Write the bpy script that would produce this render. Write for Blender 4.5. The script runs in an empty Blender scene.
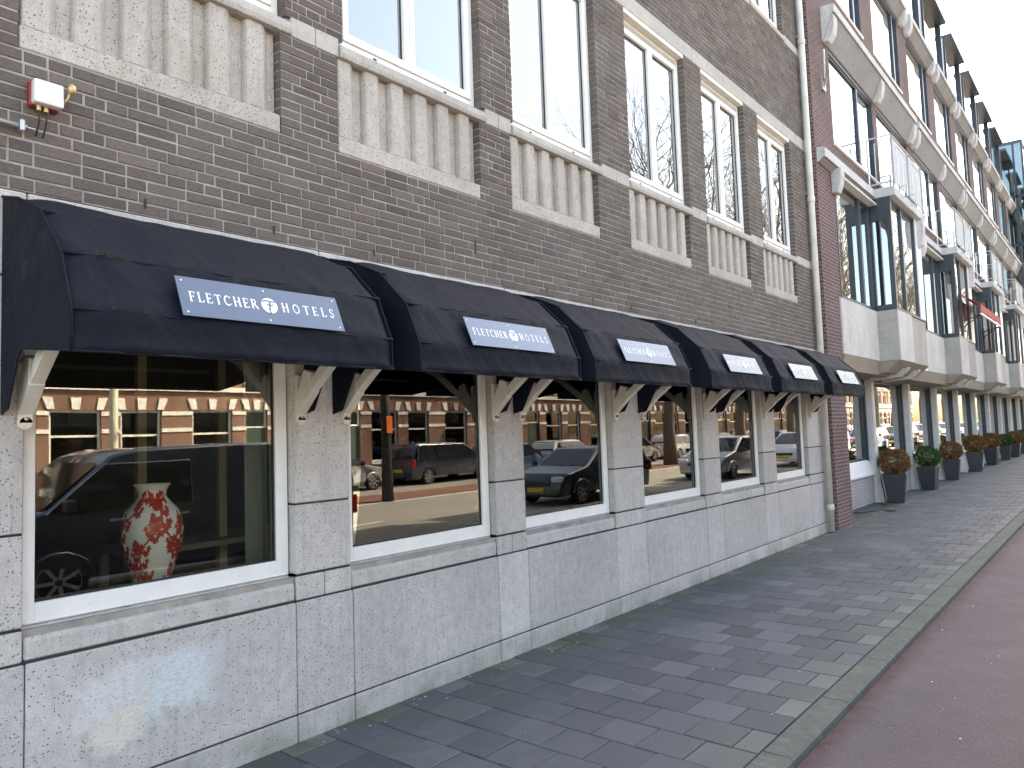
import bpy, bmesh, math, random
from mathutils import Vector, Matrix
import mathutils.noise as mnoise
R = random.Random(7)
SC = bpy.context.scene
COL = SC.collection
PI = math.pi

# ------------------------------------------------------------------ mesh builder
class MB:
    def __init__(s):
        s.v = []; s.f = []; s.m = []; s.t = []
    def face(s, pts, m=0, t=.5):
        n = len(s.v); s.v += [tuple(p) for p in pts]; s.f.append(tuple(range(n, n+len(pts)))); s.m.append(m); s.t.append(t)
        return s
    def raw(s, vs, fs, m=0, t=.5):
        n = len(s.v); s.v += [tuple(p) for p in vs]
        for f in fs:
            s.f.append(tuple(i+n for i in f)); s.m.append(m); s.t.append(t)
        return s
    def box(s, x0, x1, y0, y1, z0, z1, m=0, t=.5):
        if x0 > x1: x0, x1 = x1, x0
        if y0 > y1: y0, y1 = y1, y0
        if z0 > z1: z0, z1 = z1, z0
        v = [(x0,y0,z0),(x1,y0,z0),(x1,y1,z0),(x0,y1,z0),(x0,y0,z1),(x1,y0,z1),(x1,y1,z1),(x0,y1,z1)]
        return s.raw(v, [(0,3,2,1),(4,5,6,7),(0,1,5,4),(1,2,6,5),(2,3,7,6),(3,0,4,7)], m, t)
    def prism(s, poly, a, b, axis='y', m=0, t=.5):
        # poly: 2D points; axis y -> (x,z); axis x -> (y,z); axis z -> (x,y)
        def P(p, w):
            return (p[0], w, p[1]) if axis == 'y' else ((w, p[0], p[1]) if axis == 'x' else (p[0], p[1], w))
        n = len(poly)
        vs = [P(p, a) for p in poly] + [P(p, b) for p in poly]
        fs = [tuple(range(n))[::-1], tuple(range(n, 2*n))] + [(i, (i+1) % n, n+(i+1) % n, n+i) for i in range(n)]
        return s.raw(vs, fs, m, t)
    def tube(s, pts, r, n=8, m=0, t=.5, caps=True):
        pts = [Vector(p) for p in pts]
        rs = r if isinstance(r, (list, tuple)) else [r]*len(pts)
        rings = []; up = None
        for i, p in enumerate(pts):
            d = (pts[min(i+1, len(pts)-1)] - pts[max(i-1, 0)]).normalized()
            if up is None:
                up = Vector((0,0,1)) if abs(d.z) < .9 else Vector((1,0,0))
            a = d.cross(up).normalized(); b = a.cross(d).normalized(); up = b
            rings.append([p + (a*math.cos(2*PI*k/n) + b*math.sin(2*PI*k/n))*rs[i] for k in range(n)])
        vs = [q for g in rings for q in g]; fs = []
        for i in range(len(pts)-1):
            for k in range(n):
                fs.append((i*n+k, i*n+(k+1) % n, (i+1)*n+(k+1) % n, (i+1)*n+k))
        if caps:
            fs.append(tuple(range(n))[::-1]); fs.append(tuple(range((len(pts)-1)*n, len(pts)*n)))
        return s.raw(vs, fs, m, t)
    def lathe(s, prof, c, n=32, m=0, axis='z', t=.5, caps=True):
        vs = []; fs = []
        for r, h in prof:
            for k in range(n):
                a = 2*PI*k/n
                if axis == 'z': vs.append((c[0]+r*math.cos(a), c[1]+r*math.sin(a), c[2]+h))
                else: vs.append((c[0]+h, c[1]+r*math.cos(a), c[2]+r*math.sin(a)))
        for i in range(len(prof)-1):
            for k in range(n):
                fs.append((i*n+k, i*n+(k+1) % n, (i+1)*n+(k+1) % n, (i+1)*n+k))
        if caps: fs.append(tuple(range(n))[::-1]); fs.append(tuple(range((len(prof)-1)*n, len(prof)*n)))
        return s.raw(vs, fs, m, t)
    def sheet(s, x, nx, y0, y1, z0, z1, holes, depth, m=0):
        """wall skin at x facing nx with rectangular holes (ya,yb,za,zb) and reveals going back by depth"""
        ys = sorted({y0, y1} | {h[0] for h in holes} | {h[1] for h in holes})
        zs = sorted({z0, z1} | {h[2] for h in holes} | {h[3] for h in holes})
        ys = [y for y in ys if y0 <= y <= y1]; zs = [z for z in zs if z0 <= z <= z1]
        xb = x - nx*depth; ny_, nz_ = len(ys)-1, len(zs)-1
        hole = [[any(h[0] < (ys[i]+ys[i+1])/2 < h[1] and h[2] < (zs[k]+zs[k+1])/2 < h[3] for h in holes) for k in range(nz_)] for i in range(ny_)]
        for i in range(ny_):
            a, b = ys[i], ys[i+1]
            for k in range(nz_):
                if hole[i][k]: continue
                c, d = zs[k], zs[k+1]
                q = [(x,a,c),(x,b,c),(x,b,d),(x,a,d)]
                s.face(q if nx > 0 else q[::-1], m)
                q = [(xb,a,c),(xb,b,c),(xb,b,d),(xb,a,d)]
                s.face(q[::-1] if nx > 0 else q, m)
                if i and hole[i-1][k]: s.face([(x,a,c),(xb,a,c),(xb,a,d),(x,a,d)], m)
                if i < ny_-1 and hole[i+1][k]: s.face([(x,b,c),(x,b,d),(xb,b,d),(xb,b,c)], m)
                if k and hole[i][k-1]: s.face([(x,a,c),(x,b,c),(xb,b,c),(xb,a,c)], m)
                if k < nz_-1 and hole[i][k+1]: s.face([(x,a,d),(xb,a,d),(xb,b,d),(x,b,d)], m)
        s.face([(x,y0,z1),(x,y1,z1),(xb,y1,z1),(xb,y0,z1)], m)
        s.face([(x,y0,z0),(xb,y0,z0),(xb,y0,z1),(x,y0,z1)], m); s.face([(x,y1,z0),(x,y1,z1),(xb,y1,z1),(xb,y1,z0)], m)
        return s
    def build(s, name, mats, parent=None, smooth=False, bevel=0, seg=1, wn=False):
        me = bpy.data.meshes.new(name)
        off = Vector((0,0,0))
        p = parent
        while p is not None:
            off += Vector(p.location); p = p.parent
        me.from_pydata([(v[0]-off.x, v[1]-off.y, v[2]-off.z) for v in s.v], [], s.f)
        if not isinstance(mats, (list, tuple)): mats = [mats]
        for mm in mats: me.materials.append(mm)
        if len(mats) > 1: me.polygons.foreach_set('material_index', s.m)
        if any(t != .5 for t in s.t):
            at = me.attributes.new('tone', 'FLOAT', 'FACE'); at.data.foreach_set('value', s.t)
        if smooth: me.polygons.foreach_set('use_smooth', [True]*len(s.f))
        me.update()
        o = bpy.data.objects.new(name, me); COL.objects.link(o)
        if parent is not None: o.parent = parent
        if bevel:
            b = o.modifiers.new('b', 'BEVEL'); b.width = bevel; b.segments = seg; b.limit_method = 'ANGLE'; b.angle_limit = math.radians(35)
        return o

def fixn(o):
    bm = bmesh.new(); bm.from_mesh(o.data); bmesh.ops.remove_doubles(bm, verts=bm.verts, dist=1e-5)
    bmesh.ops.recalc_face_normals(bm, faces=bm.faces); bm.to_mesh(o.data); bm.free(); return o

def tag(o, label=None, cat=None, group=None, kind=None):
    if label: o['label'] = label
    if cat: o['category'] = cat
    if group: o['group'] = group
    if kind: o['kind'] = kind
    return o
def thing(name, loc, label, cat, group=None):
    o = bpy.data.objects.new(name, None); COL.objects.link(o); o.location = loc; o.empty_display_size = .2
    return tag(o, label, cat, group)
def copy_tree(o, parent=None):
    c = o.copy(); COL.objects.link(c)
    if parent is not None: c.parent = parent
    for ch in [q for q in o.children]: copy_tree(ch, c)
    return c

# ------------------------------------------------------------------ materials
class NT:
    def __init__(s, name):
        s.mat = bpy.data.materials.new(name); s.mat.use_nodes = True
        s.t = s.mat.node_tree; s.t.nodes.clear()
        s.out = s.n('ShaderNodeOutputMaterial')
    def n(s, ty, **kw):
        o = s.t.nodes.new(ty)
        for k, v in kw.items():
            if k in o.inputs: s.put(o.inputs[k], v)
            else: setattr(o, k, v)
        return o
    def put(s, sock, v):
        if hasattr(v, 'is_output') or isinstance(v, bpy.types.NodeSocket): s.t.links.new(v, sock)
        elif isinstance(v, bpy.types.Node): s.t.links.new(v.outputs[0], sock)
        else:
            if isinstance(v, tuple) and len(v) == 3 and sock.type == 'RGBA': v = (*v, 1)
            sock.default_value = v
    def co(s): return s.n('ShaderNodeTexCoord').outputs['Object']
    def sep(s, v): return s.n('ShaderNodeSeparateXYZ', Vector=v).outputs
    def comb(s, x=0., y=0., z=0.): return s.n('ShaderNodeCombineXYZ', X=x, Y=y, Z=z).outputs[0]
    def ma(s, op, a, b=0., c=None, clamp=False):
        o = s.n('ShaderNodeMath', operation=op, use_clamp=clamp); s.put(o.inputs[0], a); s.put(o.inputs[1], b)
        if c is not None: s.put(o.inputs[2], c)
        return o.outputs[0]
    def noise(s, scale, vec=None, detail=4., rough=.55, dist=0.):
        return s.n('ShaderNodeTexNoise', Vector=vec if vec is not None else s.co(), Scale=scale, Detail=detail, Roughness=rough, Distortion=dist).outputs[0]
    def mr(s, v, a, b, c=0., d=1.):
        o = s.n('ShaderNodeMapRange', Value=v); o.inputs[1].default_value = a; o.inputs[2].default_value = b; o.inputs[3].default_value = c; o.inputs[4].default_value = d
        return o.outputs[0]
    def mix(s, f, a, b, mode='MIX'):
        o = s.n('ShaderNodeMixRGB', blend_type=mode); s.put(o.inputs[0], f); s.put(o.inputs[1], a); s.put(o.inputs[2], b); return o.outputs[0]
    def ramp(s, f, stops):
        o = s.n('ShaderNodeValToRGB'); s.put(o.inputs[0], f); e = o.color_ramp.elements
        while len(e) < len(stops): e.new(.5)
        for i, (p, c) in enumerate(stops): e[i].position = p; e[i].color = (*c, 1)
        return o.outputs[0]
    def bump(s, h, strength=.3, dist=.01):
        return s.n('ShaderNodeBump', Height=h, Strength=strength, Distance=dist).outputs[0]
    def bsdf(s, col, rough=.6, bump=None, metal=0., spec=.5, **kw):
        b = s.n('ShaderNodeBsdfPrincipled'); s.put(b.inputs['Base Color'], col); s.put(b.inputs['Roughness'], rough); s.put(b.inputs['Metallic'], metal)
        s.put(b.inputs['Specular IOR Level'], spec)
        if bump is not None: s.put(b.inputs['Normal'], bump)
        for k, v in kw.items(): s.put(b.inputs[k], v)
        s.t.links.new(b.outputs[0], s.out.inputs[0]); return s.mat
    def attr(s, nm): return s.n('ShaderNodeAttribute', attribute_name=nm).outputs['Fac']

def plain(name, col, rough=.5, metal=0., spec=.5, var=.12, scale=6., bumpy=0.):
    t = NT(name); nz = t.noise(scale)
    c = t.mix(1., t.mr(nz, .3, .7, 1-var, 1+var), col, 'MULTIPLY')
    b = t.bump(t.noise(scale*12), bumpy, .004) if bumpy else None
    return t.bsdf(c, rough, b, metal, spec)

def m_concrete(name, base, patch=False, dark=(.13,.12,.125), warm=0., speck=1., lowm=.6, tone=False):
    t = NT(name); co = t.co(); sx = t.sep(co)
    big = t.noise(1.3, co, 5.); mid = t.noise(14., co, 4.); fine = t.noise(170., co, 3., .7)
    col = t.mix(t.mr(big, .3, .7), tuple(c*.88 for c in base), tuple(c*1.08 for c in base))
    col = t.mix(1., col, t.mr(fine, .3, .7, .72, 1.20), 'MULTIPLY')
    col = t.mix(1., col, t.mr(mid, .3, .7, .88, 1.06), 'MULTIPLY')
    if tone: col = t.mix(1., col, t.mr(t.attr('tone'), 0., 1., .88, 1.10), 'MULTIPLY')
    v1 = t.n('ShaderNodeTexVoronoi', Vector=co, Scale=55., Randomness=1.); v2 = t.n('ShaderNodeTexVoronoi', Vector=co, Scale=27., Randomness=1.)
    s1 = t.mr(v1.outputs['Distance'], .15, .27, 1., 0.); s2 = t.mr(v2.outputs['Distance'], .09, .15, 1., 0.)
    k1 = t.ma('GREATER_THAN', t.sep(v1.outputs['Color'])[0], .52); k2 = t.ma('GREATER_THAN', t.sep(v2.outputs['Color'])[1], .58)
    sp = t.ma('MAXIMUM', t.ma('MULTIPLY', s1, k1), t.ma('MULTIPLY', s2, k2))
    v3 = t.n('ShaderNodeTexVoronoi', Vector=co, Scale=120., Randomness=1.); s3 = t.ma('MULTIPLY', t.mr(v3.outputs['Distance'], .18, .32, 1., 0.), t.ma('GREATER_THAN', t.sep(v3.outputs['Color'])[2], .55))
    col = t.mix(t.ma('MULTIPLY', s3, .38*speck), col, dark)
    col = t.mix(t.ma('MULTIPLY', sp, .85*speck), col, dark)
    # rain streaks and grime low down / warm stain
    st = t.noise(1., t.comb(t.ma('MULTIPLY', sx[0], 9.), t.ma('MULTIPLY', sx[1], 22.), t.ma('MULTIPLY', sx[2], 1.6)), 3.)
    col = t.mix(t.mr(st, .52, .78, 0., .42), col, (.26,.25,.24))
    if warm: col = t.mix(t.mr(t.noise(3.2, co), .45, .7, 0., warm), col, (.30,.24,.17))
    low = t.ma('MULTIPLY', t.mr(sx[2], .0, .22, 1., 0.), t.mr(t.noise(2.6, co, 5.), .40, .62, 0., 1.))
    col = t.mix(t.ma('MULTIPLY', low, lowm), col, (.15,.165,.10))
    if patch:
        w = t.noise(7., co, 5.); w2 = t.ma('MULTIPLY', t.ma('SUBTRACT', w, .5), .42)
        def blob(cy, cz, ry, rz):
            a = t.ma('DIVIDE', t.ma('SUBTRACT', t.ma('ADD', sx[1], w2), cy), ry); b = t.ma('DIVIDE', t.ma('SUBTRACT', t.ma('ADD', sx[2], w2), cz), rz)
            d = t.ma('MAXIMUM', t.ma('ABSOLUTE', a), t.ma('ABSOLUTE', b)); return t.mr(d, .5, 1.12, 1., 0.)
        brush = t.mr(t.noise(1., t.comb(0., t.ma('MULTIPLY', sx[1], 30.), t.ma('MULTIPLY', sx[2], 90.)), 3.), .3, .6, .35, 1.)
        col = t.mix(t.ma('MULTIPLY', t.ma('MULTIPLY', blob(1.90, .55, .22, .17), brush), .85), col, (.59,.65,.68))
        col = t.mix(t.ma('MULTIPLY', t.ma('MULTIPLY', blob(1.56, .57, .19, .13), brush), .7), col, (.64,.66,.68))
        col = t.mix(t.ma('MULTIPLY', t.ma('MULTIPLY', blob(1.57, .38, .15, .10), brush), .8), col, (.68,.65,.56))
    h = t.ma('SUBTRACT', t.ma('MULTIPLY', fine, .5), t.ma('MULTIPLY', sp, 1.1))
    return t.bsdf(col, .85, t.bump(h, .55, .004), spec=.3)

def m_brickmesh():
    t = NT('weathered_brown_brick'); co = t.co(); tone = t.attr('tone')
    col = t.ramp(tone, [(0., (.088,.074,.068)), (.35, (.112,.093,.084)), (.7, (.134,.112,.100)), (1., (.160,.132,.116))])
    big = t.noise(.8, co, 5.); col = t.mix(t.mr(big, .35, .7, 0., .55), col, (.150,.137,.128))
    n = t.noise(1., t.comb(t.ma('MULTIPLY', t.sep(co)[0], 40.), t.ma('MULTIPLY', t.sep(co)[1], 40.), t.ma('MULTIPLY', t.sep(co)[2], 160.)), 5., .65)
    col = t.mix(1., col, t.mr(n, .3, .7, .72, 1.3), 'MULTIPLY')
    sx = t.sep(co)
    # pale lime bloom patches
    col = t.mix(t.mr(t.noise(2.2, co, 6., .7), .58, .75, 0., .35), col, (.27,.25,.235))
    return t.bsdf(col, .88, t.bump(n, .6, .004), spec=.25)

def m_bricktex(name, c1, c2, mortar, bw=.21, rh=.062, ms=.012, sc=1.):
    t = NT(name); sx = t.sep(t.co())
    u = t.ma('ADD', sx[0], sx[1])
    b = t.n('ShaderNodeTexBrick', Vector=t.comb(u, sx[2], 0.), Color1=c1, Color2=c2, Mortar=mortar, Scale=1.)
    b.inputs['Brick Width'].default_value = bw; b.inputs['Row Height'].default_value = rh; b.inputs['Mortar Size'].default_value = ms/2; b.inputs['Mortar Smooth'].default_value = .2
    n = t.noise(30.); n2 = t.noise(.9)
    col = t.mix(1., b.outputs[0], t.mr(n, .3, .7, .8, 1.2), 'MULTIPLY')
    col = t.mix(1., col, t.mr(n2, .3, .7, .85, 1.15), 'MULTIPLY')
    return t.bsdf(col, .85, t.bump(t.ma('SUBTRACT', 1., b.outputs['Fac']), .6, .006), spec=.25)

def m_glass(name, tint=(.80,.84,.83), ior=1.6, extra=.04, wob=.0):
    t = NT(name)
    nrm = None
    if wob:
        nrm = t.bump(t.noise(1.4, None, 1.), wob, .02)
    fr = t.n('ShaderNodeFresnel', IOR=ior)
    if nrm is not None: t.put(fr.inputs['Normal'], nrm)
    tr = t.n('ShaderNodeBsdfTransparent', Color=(*tint, 1)); gl = t.n('ShaderNodeBsdfGlossy', Color=(.95,.96,.97,1), Roughness=.0)
    if nrm is not None: t.put(gl.inputs['Normal'], nrm)
    mx = t.n('ShaderNodeMixShader'); t.put(mx.inputs[0], t.ma('ADD', fr.outputs[0], extra, clamp=True)); t.t.links.new(tr.outputs[0], mx.inputs[1]); t.t.links.new(gl.outputs[0], mx.inputs[2])
    t.t.links.new(mx.outputs[0], t.out.inputs[0]); return t.mat

def m_tile():
    t = NT('grey_paving_tile'); co = t.co(); sx = t.sep(co); tone = t.attr('tone')
    col = t.ramp(tone, [(0., (.056,.061,.070)), (.45, (.082,.088,.099)), (.8, (.112,.118,.127)), (1., (.15,.155,.147))])
    fine = t.noise(210., co, 3., .7); mid = t.noise(9., co, 5.); big = t.noise(.7, co, 4.)
    col = t.mix(1., col, t.mr(fine, .3, .7, .80, 1.2), 'MULTIPLY'); col = t.mix(1., col, t.mr(mid, .3, .7, .86, 1.14), 'MULTIPLY')
    col = t.mix(1., col, t.mr(big, .3, .7, .85, 1.15), 'MULTIPLY')
    moss = t.ma('MULTIPLY', t.mr(sx[0], .0, .75, 1., 0.), t.mr(t.noise(1.5, co, 5., .65), .44, .60))
    col = t.mix(t.ma('MULTIPLY', moss, .75), col, (.075,.095,.040))
    edge = t.ma('MULTIPLY', t.mr(sx[0], 1.75, 2.25, 0., 1.), t.mr(t.noise(1.9, co, 5.), .38, .65))
    col = t.mix(t.ma('MULTIPLY', edge, .55), col, (.125,.130,.085))
    spots = t.n('ShaderNodeTexVoronoi', Vector=co, Scale=7.); k = t.ma('MULTIPLY', t.mr(spots.outputs['Distance'], .04, .07, 1., 0.), t.ma('GREATER_THAN', t.sep(spots.outputs['Color'])[0], .80))
    col = t.mix(t.ma('MULTIPLY', k, .35), col, (.30,.31,.31))
    return t.bsdf(col, t.mr(mid, .3, .7, .62, .8), t.bump(fine, .35, .003), spec=.35)

def m_asphalt(name, c, sp=(.30,.27,.27), edge=None):
    t = NT(name); co = t.co(); sx = t.sep(co)
    fine = t.noise(240., co, 3., .75); mid = t.noise(3., co, 5.); big = t.noise(.35, co, 4.)
    col = t.mix(1., c, t.mr(fine, .28, .72, .55, 1.5), 'MULTIPLY'); col = t.mix(1., col, t.mr(t.noise(75., co, 4., .75), .3, .7, .74, 1.28), 'MULTIPLY'); crk = t.noise(2.2, co, 8., .62, .4); col = t.mix(t.mr(t.ma('ABSOLUTE', t.ma('SUBTRACT', crk, .47)), 0., .004, .35, 0.), col, (.03,.025,.025)); col = t.mix(1., col, t.mr(mid, .3, .7, .9, 1.1), 'MULTIPLY'); col = t.mix(1., col, t.mr(big, .3, .7, .88, 1.12), 'MULTIPLY')
    v = t.n('ShaderNodeTexVoronoi', Vector=co, Scale=95.); k = t.ma('MULTIPLY', t.mr(v.outputs['Distance'], .16, .28, 1., 0.), t.ma('GREATER_THAN', t.sep(v.outputs['Color'])[0], .8))
    col = t.mix(t.ma('MULTIPLY', k, .5), col, sp)
    if edge:
        e = t.ma('MULTIPLY', t.mr(t.ma('ADD', sx[0], t.ma('MULTIPLY', t.noise(9., co, 6., .7), .30)), 2.52, 2.70, 1., 0.), .85)
        col = t.mix(e, col, edge)
    return t.bsdf(col, .8, t.bump(fine, .6, .004), spec=.35)

def m_cloth(name, c):
    t = NT(name); co = t.co(); sx = t.sep(co)
    f = t.noise(300., co, 2.); b = t.noise(3., co, 5.); w = t.noise(2.2, co, 3., .5, .6)
    col = t.mix(t.mr(b, .4, .75, 0., .6), c, (.010,.012,.017))
    d = t.ma('MULTIPLY', t.mr(t.noise(5., co, 6., .7), .62, .75), .2); col = t.mix(d, col, (.11,.12,.13))
    wr = t.noise(1., t.comb(t.ma('MULTIPLY', sx[0], 2.), t.ma('ADD', t.ma('MULTIPLY', sx[1], 4.5), t.ma('MULTIPLY', sx[2], 3.)), t.ma('MULTIPLY', sx[2], 2.5)), 2., .5, .8)
    bb = t.n('ShaderNodeBump', Height=t.ma('ADD', w, t.ma('MULTIPLY', wr, .45)), Strength=.6, Distance=.05); b2 = t.n('ShaderNodeBump', Height=f, Strength=.25, Distance=.002, Normal=bb.outputs[0])
    return t.bsdf(col, .75, b2.outputs[0], spec=.22)

def m_curtain(name, c=(.8,.8,.78), fac=.4):
    t = NT(name); d = t.n('ShaderNodeBsdfDiffuse', Color=(*c, 1)); tl = t.n('ShaderNodeBsdfTranslucent', Color=(*c, 1)); mx = t.n('ShaderNodeMixShader', Fac=fac)
    t.t.links.new(d.outputs[0], mx.inputs[1]); t.t.links.new(tl.outputs[0], mx.inputs[2]); t.t.links.new(mx.outputs[0], t.out.inputs[0]); return t.mat

def m_leaf(name, a, b):
    t = NT(name); tone = t.attr('tone'); return t.bsdf(t.ramp(tone, [(0., a), (1., b)]), .9, spec=.05)

M = dict(
 conc=m_concrete('speckled_concrete', (.53,.505,.485), tone=True), concp=m_concrete('speckled_concrete_with_overpaint', (.53,.505,.485), patch=True),
 flute=m_concrete('fluted_exposed_concrete', (.49,.46,.425), warm=.30, speck=1.15), band=m_concrete('sill_band_concrete', (.47,.45,.42)),
 grout=plain('dark_joint', (.035,.033,.033), .9), mortar=plain('old_mortar', (.31,.29,.268), .95, var=.25, scale=9., bumpy=.5), brick=m_brickmesh(),
 white=plain('white_window_paint', (.78,.78,.76), .38, var=.05), cream=plain('cream_painted_wood', (.70,.67,.60), .5, var=.08),
 glass=m_glass('shop_window_glass', (.93,.95,.91), 1.6, .05, .02), glassu=m_glass('upper_window_glass', (.95,.97,.99), 1.8, .30, .012), glassm=m_glass('reflective_glass', (.62,.68,.66), 2.6, .26, .02),
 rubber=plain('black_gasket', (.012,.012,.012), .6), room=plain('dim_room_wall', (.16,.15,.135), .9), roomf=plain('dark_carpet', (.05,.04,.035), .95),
 cloth=m_cloth('navy_awning_canvas', (.0028,.0046,.0120)), sign=plain('blue_sign_plate', (.10,.128,.175), .24, metal=.45, spec=.6, var=.03), ink=plain('white_sign_lettering', (.86,.86,.86), .4, var=.02), inkb=plain('blue_logo_ink', (.10,.14,.27), .4, var=.02),
 steel=plain('dull_steel', (.5,.5,.5), .4, .8), tile=m_tile(), sand=plain('joint_sand_and_moss', (.030,.034,.028), .95, var=.4, scale=5.),
 kerb=m_concrete('kerb_concrete', (.115,.12,.11), dark=(.06,.06,.06), speck=.7, lowm=.12), redasph=m_asphalt('red_cycle_path_asphalt', (.104,.080,.088), (.33,.28,.28), edge=(.050,.020,.020)),
 asph=m_asphalt('grey_road_asphalt', (.27,.255,.22)), ground=m_asphalt('city_ground', (.12,.12,.11)), brickpave=m_bricktex('red_brick_paving', (.24,.12,.08), (.19,.10,.07), (.10,.08,.07), .2, .1),
 pipe=plain('cream_pipe_paint', (.62,.60,.54), .45, var=.14, scale=3.), porcelain=plain('white_porcelain', (.90,.90,.88), .15, var=.03), vred=plain('red_floral_glaze', (.55,.06,.03), .2, var=.15),
 brick2=m_bricktex('purple_brown_brick', (.15,.085,.080), (.115,.066,.066), (.27,.25,.245)), brick2w=m_bricktex('painted_grey_brick', (.40,.38,.39), (.37,.36,.37), (.25,.25,.25)),
 panel=m_concrete('smooth_beige_concrete', (.60,.575,.55), speck=.25), rough=m_concrete('rough_aggregate_concrete', (.43,.41,.375), speck=1.), ledge=m_concrete('grey_ledge_concrete', (.58,.585,.59), speck=.4),
 under=m_concrete('rough_underside_painted_shade', (.27,.27,.275), speck=.8),  # darker copy of the ledge concrete, with shade painted into its colour
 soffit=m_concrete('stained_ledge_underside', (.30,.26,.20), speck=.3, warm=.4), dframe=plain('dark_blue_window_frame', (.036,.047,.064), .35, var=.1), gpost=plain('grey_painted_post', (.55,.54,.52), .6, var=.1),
 wpanel=plain('white_facade_panel', (.80,.79,.78), .35, var=.05), rail=plain('pale_grey_railing', (.62,.63,.63), .35, .2), frost=m_curtain('frosted_glass', (.85,.87,.88), .55),
 curtain=m_curtain('white_net_curtain', (.93,.94,.95), .25), gcurtain=m_curtain('pale_green_curtain', (.62,.68,.62), .4), redcloth=plain('red_awning_cloth', (.42,.06,.05), .7), tint=m_glass('turquoise_glass', (.25,.55,.58), 1.9, .1),
 pot=plain('anthracite_planter', (.040,.043,.050), .45, var=.2, scale=8.), soil=plain('soil', (.03,.022,.015), .95), brown=m_leaf('dried_brown_leaves', (.075,.040,.015), (.31,.175,.065)), green=m_leaf('box_leaves', (.018,.045,.010), (.08,.15,.03)),
 bark=plain('grey_brown_bark', (.13,.11,.085), .9, var=.3, scale=14., bumpy=.6), twig=plain('twig_bark', (.17,.145,.105), .9, var=.2),
 hbrick=m_bricktex('terrace_red_brick', (.235,.115,.080), (.19,.095,.07), (.30,.25,.2)), hbrick2=m_bricktex('terrace_orange_brick', (.27,.14,.095), (.23,.125,.09), (.32,.28,.22)), hwhite=plain('white_stucco_band', (.78,.76,.70), .6), hroof=m_bricktex('roof_tiles', (.10,.06,.05), (.08,.055,.05), (.03,.03,.03), .25, .3),
 hdoor=plain('dark_green_door', (.03,.05,.04), .4), hpane=m_glass('house_glass', (.2,.22,.22), 1.6, .05), tyre=plain('tyre_rubber', (.015,.015,.016), .8), rim=plain('alloy_rim', (.6,.6,.62), .3, .85),
 cglass=m_glass('car_glass', (.10,.12,.12), 1.6, .05), lampg=plain('headlamp', (.75,.77,.8), .1, spec=.8), tail=plain('tail_lamp', (.35,.01,.01), .2), chrome=plain('chrome_trim', (.7,.7,.7), .12, 1.), blackp=plain('black_plastic', (.02,.02,.022), .5),
 polep=plain('street_pole_paint', (.55,.53,.42), .45), bluesign=plain('blue_traffic_sign', (.02,.08,.42), .35), orange=plain('orange_notice', (.75,.18,.03), .5), speckw=plain('white_litter', (.42,.41,.38), .7), redbox=plain('red_alarm_base', (.30,.02,.025), .4), brass=plain('brass_lamp', (.55,.42,.22), .35, .7),
 cable=plain('black_cable', (.02,.02,.02), .6), wood=plain('interior_rail_wood', (.42,.36,.24), .5), plate=plain('yellow_plate', (.75,.55,.05), .5),
)
def carpaint(name, c, metal=.3):
    t = NT(name); return t.bsdf(t.mix(1., c, t.mr(t.noise(40.), .3, .7, .96, 1.04), 'MULTIPLY'), .25, metal=metal, **{'Coat Weight': .8, 'Coat Roughness': .05})

# ------------------------------------------------------------------ ground
def slab(name, x0, x1, y0, y1, z, m, th=.02):
    b = MB(); b.box(x0, x1, y0, y1, z-th, z); o = b.build(name, m); tag(o, kind='structure'); return o
g = MB(); g.face([(-700,-700,-.16),(700,-700,-.16),(700,700,-.16),(-700,700,-.16)]); tag(g.build('ground', M['ground']), kind='structure')
slab('cycle_path', 2.40, 5.0, -30, 160, -.045, M['redasph'], .05)
slab('median_kerb', 5.0, 5.14, -30, 160, -.03, M['kerb'], .1)
slab('road', 5.14, 13.0, -30, 160, -.10, M['asph'], .05)
slab('red_brick_strip', 13.0, 15.0, -30, 160, -.08, M['brickpave'], .07)
slab('parking_lane', 15.0, 18.6, -30, 160, -.095, M['asph'], .05)
slab('opposite_kerb', 18.6, 18.74, -30, 160, -.0, M['kerb'], .15)
slab('opposite_pavement', 18.74, 21.0, -30, 160, -.01, M['ground'], .1)
lm = MB()
for y in range(-28, 156, 6): lm.box(8.9, 9.0, y, y+3, -.099, -.096)
lm.box(12.6, 12.7, -30, 160, -.099, -.096)
tag(lm.build('road_marking', M['hwhite']), kind='structure')
slab('pavement_bed', -1.6, 2.24, -6, 80, -.012, M['sand'], .1)

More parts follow.
